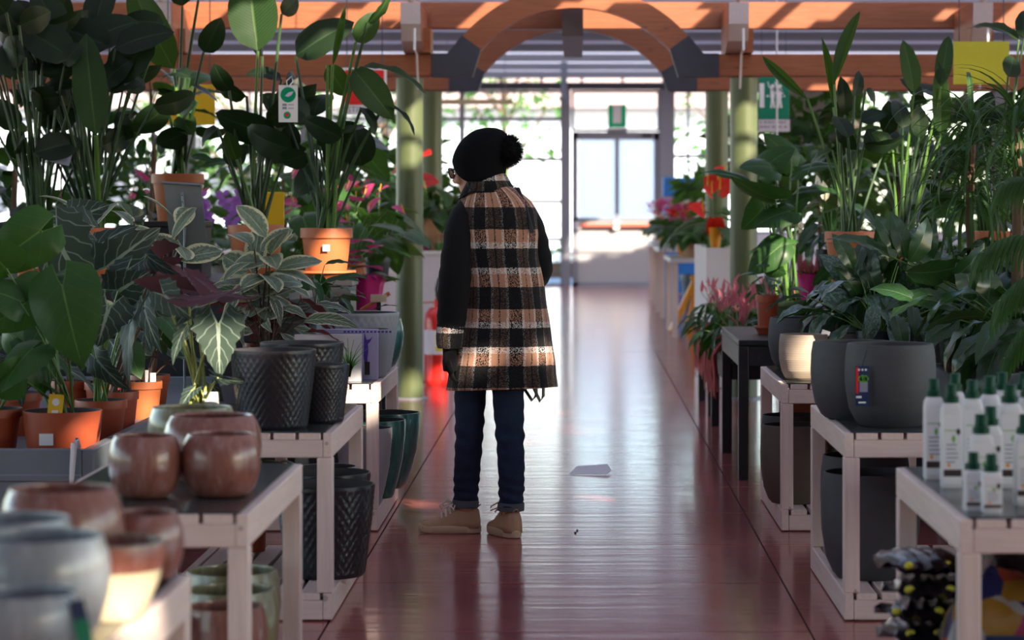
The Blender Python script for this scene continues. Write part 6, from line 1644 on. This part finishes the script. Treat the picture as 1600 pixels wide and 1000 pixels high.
# --- collar
m = MB(); rows = [(.060, .060, 0, 0), (.070, .066, 1, 0), (.079, .074, 1, 0), (.097, .088, .5, .5), (.116, .102, 0, 1), (.112, .098, 0, 1.05)]
vs = []; uvs = []; fs = []; NC = 48; edge = []
for i, (a, b, wt, wb_) in enumerate(rows):
    for j in range(NC+1):
        th = 2*PI*j/NC; f = max(0, math.cos(th-FA))**1.3
        ztop = 1.482-.055*f; zbot = 1.418-.062*f-.012*max(0, math.sin(-th))
        z = 1.40 if i == 0 else (ztop if i in (1, 2) else ((ztop+zbot)/2+.004 if i == 3 else zbot-(.004 if i == 5 else 0)))
        p = (-.028+(a+.006*f)*math.cos(th), .008+b*math.sin(th), z)
        vs.append(p); uvs.append(((th-1.5*PI)*.11+.03, 1.06+(1.482-z)*1.2))
        if i == 4: edge.append(p)
for i in range(len(rows)-1):
    for j in range(NC): fs.append((i*(NC+1)+j, i*(NC+1)+j+1, (i+1)*(NC+1)+j+1, (i+1)*(NC+1)+j))
m.add(vs, fs, 0, uvs); part('collar', m, 'plaid', coat, sharp=0)
part('collar_piping', MB().tube(edge, .003, 5), 'wool', coat)
# --- sleeves
def sleeve(P, R, name, seed):
    pts = []; rad = []; n = 26
    kk = [(i, *p, r) for i, (p, r) in enumerate(zip(P, R))]
    for i in range(n+1):
        t = (len(P)-1)*i/n; x, y, z, r = cat(kk, t); pts.append((x, y, z)); rad.append(r*(1+.035*math.sin(i*1.9+seed)*(1 if 5 < i < 24 else .3)))
    m = MB(); m.tube(pts, rad, 22); return part(name, m, 'wool', coat, sharp=60)
LP = [(-.085, -.005, 1.345), (-.122, -.045, 1.27), (-.142, -.075, 1.13), (-.152, -.085, 1.02), (-.165, -.085, .88), (-.170, -.085, .845)]
sleeve(LP, [.058, .066, .068, .068, .060, .056], 'sleeve', 1)
m = MB(); rings = []; vs = []; uvs = []; fs = []
for i, (z, r) in enumerate(((.858, .058), (.82, .0585), (.785, .056), (.770, .050))):
    for j in range(25):
        th = 2*PI*j/24; vs.append((-.1685+(.858-z)*-.03+r*math.cos(th), -.085+r*math.sin(th), z)); uvs.append((th*.056, z+.02))
for i in range(3):
    for j in range(24): fs.append((i*25+j, (i+1)*25+j, (i+1)*25+j+1, i*25+j+1))
m.add(vs, fs, 0, uvs); part('cuff', m, 'plaid', coat, sharp=0)
RP = [(.112, .0, 1.335), (.148, .01, 1.26), (.178, .02, 1.16), (.188, .06, 1.085), (.160, .20, 1.04), (.10, .27, 1.03)]
sleeve(RP, [.056, .062, .058, .056, .050, .046], 'sleeve', 4)
# --- head frame
HC = Vector((-.068, .025, 1.503))
HM = Matrix.Translation(HC) @ Matrix.Rotation(math.radians(66), 4, 'Z') @ Matrix.Rotation(math.radians(-14), 4, 'X')
def hp(x, y, z): return HM @ Vector((x, y, z))
# --- body: one continuous figure (remeshed from overlapping volumes)
m = MB()
HK = [(-.116, .070, .012, .018), (-.106, .086, -.002, .034), (-.085, .091, -.03, .049), (-.055, .087, -.062, .060), (-.03, .086, -.082, .066), (0, .084, -.094, .071), (.03, .089, -.1, .074), (.065, .085, -.098, .073), (.095, .064, -.078, .060), (.115, .025, -.04, .034), (.12, .0, -.01, .01)]
rings = []
for i in range(31):
    z = -.116+.236*i/30; f, bk, hw = cat(HK, z); ring = []
    for j in range(28):
        th = 2*PI*j/28; yc, yr = (f+bk)/2, (f-bk)/2
        ring.append(hp(hw*math.cos(th), yc+yr*math.sin(th), z))
    rings.append(ring)
m.loft(rings)
m.tube([hp(0, .082, .022), hp(0, .094, .0), hp(0, .108, -.026), hp(0, .104, -.036)], [.008, .009, .013, .010], 10)
m.ball(hp(.011, .094, -.034), .010, 10, 7); m.ball(hp(-.011, .094, -.034), .010, 10, 7)
m.tube([hp(-.024, .078, -.060), hp(0, .0935, -.058), hp(.024, .078, -.060)], [.004, .0075, .004], 8)
m.tube([hp(-.022, .077, -.069), hp(0, .092, -.070), hp(.022, .077, -.069)], [.004, .008, .004], 8)
m.ball(hp(0, .078, -.098), .019, 12, 8); m.tube([hp(-.05, .07, .030), hp(0, .088, .032), hp(.05, .07, .030)], [.007, .009, .007], 8)
for sx in (-1, 1):
    m.ball(hp(sx*.045, .066, -.03), .020, 10, 7)
    m.ball(hp(sx*.074, -.005, -.01), .03, 12, 8, 0, (.28, .62, 1), HM.to_3x3().to_4x4())
m.tube([(-.005, .0, 1.34), (-.03, .005, 1.40), tuple(hp(0, -.03, -.05))], [.058, .052, .050], 16)
m.tube([(.0, .01, 1.39), (.016, .01, 1.30), (.02, .0, 1.15), (.025, 0, 1.02), (.03, 0, .90), (.028, 0, .80)], [.07, .115, .11, .105, .12, .10], 20)
m.tube([(-.07, 0, 1.35), (.02, 0, 1.36), (.11, 0, 1.35)], [.05, .06, .05], 14)
m.tube([LP[0], LP[1], LP[3], LP[5], (-.172, -.085, .775)], [.045, .044, .038, .029, .026], 14)
m.tube([RP[0], RP[1], RP[3], RP[4], RP[5]], [.045, .044, .036, .030, .026], 14)
LEG = {'l': [(-.045, .02, .84), (-.088, .035, .66), (-.098, .03, .40), (-.108, .05, .25), (-.114, .06, .09)], 'r': [(.075, -.01, .84), (.062, -.03, .66), (.072, -.05, .40), (.078, -.06, .25), (.076, -.07, .09)]}
for q in LEG.values(): m.tube(q, [.08, .056, .045, .042, .036], 14)
def hand(P, dirv, side, curl, spread=1.0):
    """palm, four unequal bent fingers and a side thumb"""
    P = Vector(P); d_ = Vector(dirv).normalized(); s_ = Vector(side)-d_*Vector(side).dot(d_); s_.normalize(); c = d_.cross(s_)*curl
    m.tube([P-d_*.03, P+d_*.005, P+d_*.04, P+d_*.078], [.024, .028, .034, .033], 12)
    for i, ln in enumerate((.066, .075, .070, .055)):
        o_ = P+d_*.072+s_*(.0165*(1.5-i)); j1 = o_+d_*ln*.45+c*ln*.12; j2 = j1+d_*ln*.26+c*ln*.22; j3 = j2+d_*ln*.12+c*ln*.28
        m.tube([o_-d_*.02, o_, j1, j2, j3], [.0095, .0095, .0088, .008, .0065], 8)
    o_ = P+d_*.015+s_*.026; m.tube([o_-s_*.012, o_+s_*.012+d_*.025, o_+s_*.020+d_*.050+c*.010, o_+s_*.018+d_*.068+c*.02], [.013, .012, .0105, .008], 8)
body_m = m
hand((.075, .285, 1.03), (-.9, .15, -.1), (0, .2, 1), 1)
bo = part('body', body_m, 'skin', per, sharp=0)
rm = bo.modifiers.new('union', 'REMESH'); rm.mode = 'VOXEL'; rm.voxel_size = .0055; rm.use_smooth_shade = True
cs = bo.modifiers.new('soft', 'SMOOTH'); cs.factor = .5; cs.iterations = 2
# left hand in a black glove reaching into the coat pocket
m = MB()
hand((-.172, -.088, .755), (.06, .02, -1), (-.2, -1, 0), -1)
m.tube([(-.171, -.086, .80), (-.172, -.087, .74)], [.033, .029], 14)
gl = part('glove', m, 'wool', per, sharp=0, label='black glove, fingers curled at the pocket')
rm = gl.modifiers.new('union', 'REMESH'); rm.mode = 'VOXEL'; rm.voxel_size = .004; rm.use_smooth_shade = True
# eyes, glasses
for sx in (-1, 1):
    e = part('eye', MB().ball(hp(sx*.031, .0755, .008), .0115, 14, 10), 'eye', per, sharp=0)
    part('iris', MB().ball(hp(sx*.031, .0855, .008), .0048, 10, 7), 'hair', e, sharp=0)
gls = bpy.data.objects.new('glasses', None); link(gls, per)
for sx in (-1, 1):
    pts = []
    for q in range(25):
        a = 2*PI*q/24; c, s_ = math.cos(a), math.sin(a)
        pts.append(hp(sx*.034+.026*(abs(c)**.7)*(1 if c > 0 else -1), .104-.006*abs(sx*.034+.026*c)/.06, .004+.021*(abs(s_)**.7)*(1 if s_ > 0 else -1)))
    part('rim', MB().tube(pts, .0026, 6), 'leather', gls)
    m = MB(); m.add(pts[:-1], [tuple(range(24))]); part('lens', m, 'glass', gls)
    part('temple', MB().tube([hp(sx*.061, .098, .012), hp(sx*.074, .05, .012), hp(sx*.079, -.01, .008), hp(sx*.076, -.03, -.01)], .0026, 6), 'leather', gls)
part('bridge', MB().tube([hp(-.009, .104, .008), hp(0, .107, .012), hp(.009, .104, .008)], .0024, 6), 'leather', gls)
# hair
m = MB(); m.ball((-.024, .010, 1.452), .076, 26, 16, 0, (.92, 1.10, 1.0)); hr = part('hair', m, 'hair', per, sharp=0)
m = MB(); rr = random.Random(4)
for i in range(26):
    x = -.088+rr.uniform(-.012, .012); y = -.035+rr.uniform(-.02, .05)
    m.tube([(x+.01, y, 1.50), (x-.004, y-.008, 1.455), (x+.002+rr.uniform(-.006, .006), y-.006, 1.405)], [.004, .0045, .002], 5)
part('side_strands', m, 'hair', hr)
# hat
m = MB(); NT_ = 88; rings = []
for i in range(25):
    t = i/24; ring = []
    for j in range(NT_):
        th = 2*PI*j/NT_; f = max(0, math.cos(th-FA))**1.4
        zb_ = 1.448+.066*f
        if t < .4:
            q = t/.4; z = zb_+(1.556-zb_)*q; r = .90+.10*math.sin(q*PI/2)
        else:
            q = (t-.4)/.6*PI/2; z = 1.556+.114*math.sin(q); r = max(.015, math.cos(q))**.85
        rib = 1+.010*math.sin(th*44)*(1 if t < .95 else 0)
        cx = -.056+.045*max(0, (z-1.53))/.15
        ring.append((cx+.115*r*rib*math.cos(th), .018+.108*r*rib*math.sin(th), z))
    rings.append(ring)
m.loft(rings, cap0=False, cap1=True); hat = part('beanie', m, 'knit', per, sharp=0, label='black ribbed knit beanie')
sm = hat.modifiers.new('thickness', 'SOLIDIFY'); sm.thickness = .006; sm.offset = -1
pc = L(791, 236, .0)
pm = part('pompom', MB().ball(pc, .056, 22, 14), 'fur', hat, sharp=0)
m = MB(); rr = random.Random(6)
for i in range(2600):
    d_ = Vector((rr.gauss(0, 1), rr.gauss(0, 1), rr.gauss(0, 1))).normalized(); q = d_.orthogonal().normalized()*.0022
    A = pc+d_*.045; T = pc+(d_+Vector((rr.uniform(-.25, .25), rr.uniform(-.25, .25), rr.uniform(-.3, .15)))*.5).normalized()*rr.uniform(.070, .084)
    m.add([A-q, A+q, T], [(0, 1, 2)])
fu = part('pompom_fur', m, 'fur', hat, sharp=0); fu['kind'] = 'stuff'
# jeans (one garment)
m = MB()
rings = []
for i in range(9):
    z = .90-.20*i/8; rings.append([(.03+.150*math.cos(2*PI*j/28), .0+.11*math.sin(2*PI*j/28), z) for j in range(28)])
m.loft(rings)
for q, ph in ((LEG['l'], 0), (LEG['r'], 2)):
    ctr = [(0, *q[0], .088), (1, *q[1], .070), (2, *q[2], .0575), (3, *q[3], .054), (3.9, q[4][0], q[4][1], .125, .0495)]
    rings = []
    for i in range(61):
        t = 3.9*i/60; x, y, z, r = cat(ctr, t)
        wr = .0
        ring = []
        for j in range(26):
            th = 2*PI*j/26
            w_ = .065*math.sin(z*150+2.2*math.sin(th+ph)+ph)*math.exp(-((z-.17)/.09)**2)+.060*math.sin(z*95+1.8*math.sin(th+1+ph))*math.exp(-((z-.42)/.12)**2)+.018*math.sin(z*60+th*2+ph)
            ring.append((x+r*(1+w_)*math.cos(th), y+r*1.12*(1+w_)*math.sin(th), z))
        rings.append(ring)
    m.loft(rings)
jn = part('jeans', m, 'denim', per, sharp=0, label='dark blue jeans with grey turn-ups')
for q in (LEG['l'], LEG['r']):
    x, y = q[4][0], q[4][1]
    m = MB(); m.lathe([(.050, .106), (.0545, .108), (.0555, .124), (.054, .139), (.050, .141)], 26, (x, y, 0), cap0=False); part('turn_up', m, 'denim_in', jn)
# shoes
def shoe(loc, rz):
    sh = bpy.data.objects.new('shoe', None); link(sh, per); sh.location = loc; sh.rotation_euler = (0, 0, rz)
    K = [(-.078, .012, .060), (-.074, .026, .092), (-.055, .036, .112), (-.02, .040, .118), (.015, .041, .112), (.05, .043, .090), (.09, .046, .067), (.13, .044, .054), (.158, .034, .046), (.172, .018, .040), (.176, .006, .034)]
    rings = []
    for i in range(41):
        y = -.078+.254*i/40; hw, h = cat(K, y); ring = []
        for j in range(18):
            a = PI*j/17; c = math.cos(a); s_ = math.sin(a)
            ring.append((hw*(abs(c)**.7)*(1 if c > 0 else -1), y, .022+(h-.022)*s_**.75))
        rings.append(ring)
    m = MB(); m.loft(rings); part('upper', m, 'suede', sh, sharp=0)
    m = MB(); rings = []
    for z, e in ((0, -.002), (.004, .003), (.026, .004), (.031, .002), (.033, -.002)):
        rg = []
        for i in range(48):
            a = 2*PI*i/48; yy = .049+.1275*math.sin(a)*1.0; hw, h = cat(K, min(max(yy, -.078), .176)); c = math.cos(a)
            hwid = .044*(1-abs(math.sin(a))**3.2)**.55*(1.06 if yy > .03 else .92)
            rg.append(((hwid+e)*(1 if c >= 0 else -1) if abs(c) > .02 else 0, yy+e*math.sin(a), z+(max(0, (yy-.12))*.12)))
        rings.append(rg)
    m.loft(rings, cap1=True); so = part('sole', m, 'sole', sh, sharp=50)
    m = MB()
    for i in range(4):
        y = .026+.017*i; _, h = cat(K, y); m.tube([(-.032, y, h-.016), (-.02, y+.002, h+.001), (0, y+.004, h+.007), (.02, y+.002, h+.001), (.032, y+.01, h-.016)], .005, 6)
    for sx in (-1, 1): m.tube([(0, .03, .12), (sx*.02, .06, .135), (sx*.045, .085, .115), (sx*.05, .075, .10), (sx*.02, .045, .118)], .0036, 6); m.tube([(0, .022, .112), (sx*.018, .015, .128), (sx*.036, .022, .118), (sx*.050, .03, .098)], .0036, 5); m.tube([(0, .022, .112), (sx*.02, .03, .124), (sx*.032, .045, .112)], .0036, 5)
    part('laces', m, 'lace', sh)
    m = MB(); m.box(-.026, .026, -.006, .02, .106, .135); part('tongue', m, 'suede', sh)
    m = MB(); m.tube([(-.012, -.066, .106), (-.004, -.078, .118), (.004, -.078, .118), (.012, -.066, .106)], .003, 5); part('pull_tab', m, 'suede', sh)
shoe((-.131, .062, 0), math.radians(86)); shoe((.068, -.055, 0), math.radians(24))
# handbag held in front on the right shoulder
hb = thing('handbag', 'black shoulder bag with strap over the right shoulder and loops below the hem', 'bag', (PX0+.10, 10.5+.30, .64))
o_ = Vector((.10, .30, .64))
def hl(p): return Vector(p)-o_
m = MB(); m.box(-.12, .08, -.05, .06, 0, .24); bg_ = part('bag_body', m, 'leather', hb); bv = bg_.modifiers.new('b', 'BEVEL'); bv.width = .02; bv.segments = 3
P = [hl(p) for p in ((.02, .28, .86), (.06, .20, 1.25), (.09, .06, 1.42), (.105, -.03, 1.418), (.138, -.075, 1.34), (.165, -.105, 1.24), (.20, -.03, 1.14), (.215, .10, 1.08), (.18, .24, .87))]
part('shoulder_strap', MB().tube([P[0].lerp(P[1], .5)*0+P[0], P[1], P[2], P[3], P[4], P[5]], .008, 8), 'leather', hb)
for x0_, x1_, zl in ((.115, .175, .535), (.155, .205, .530)):
    part('strap_loop', MB().tube([hl((x0_, .235, .66)), hl((x0_+.012, .22, .58)), hl(((x0_+x1_)/2+.012, .215, zl)), hl((x1_, .22, .555)), hl((x1_, .235, .66))], .007, 7), 'leather', hb)
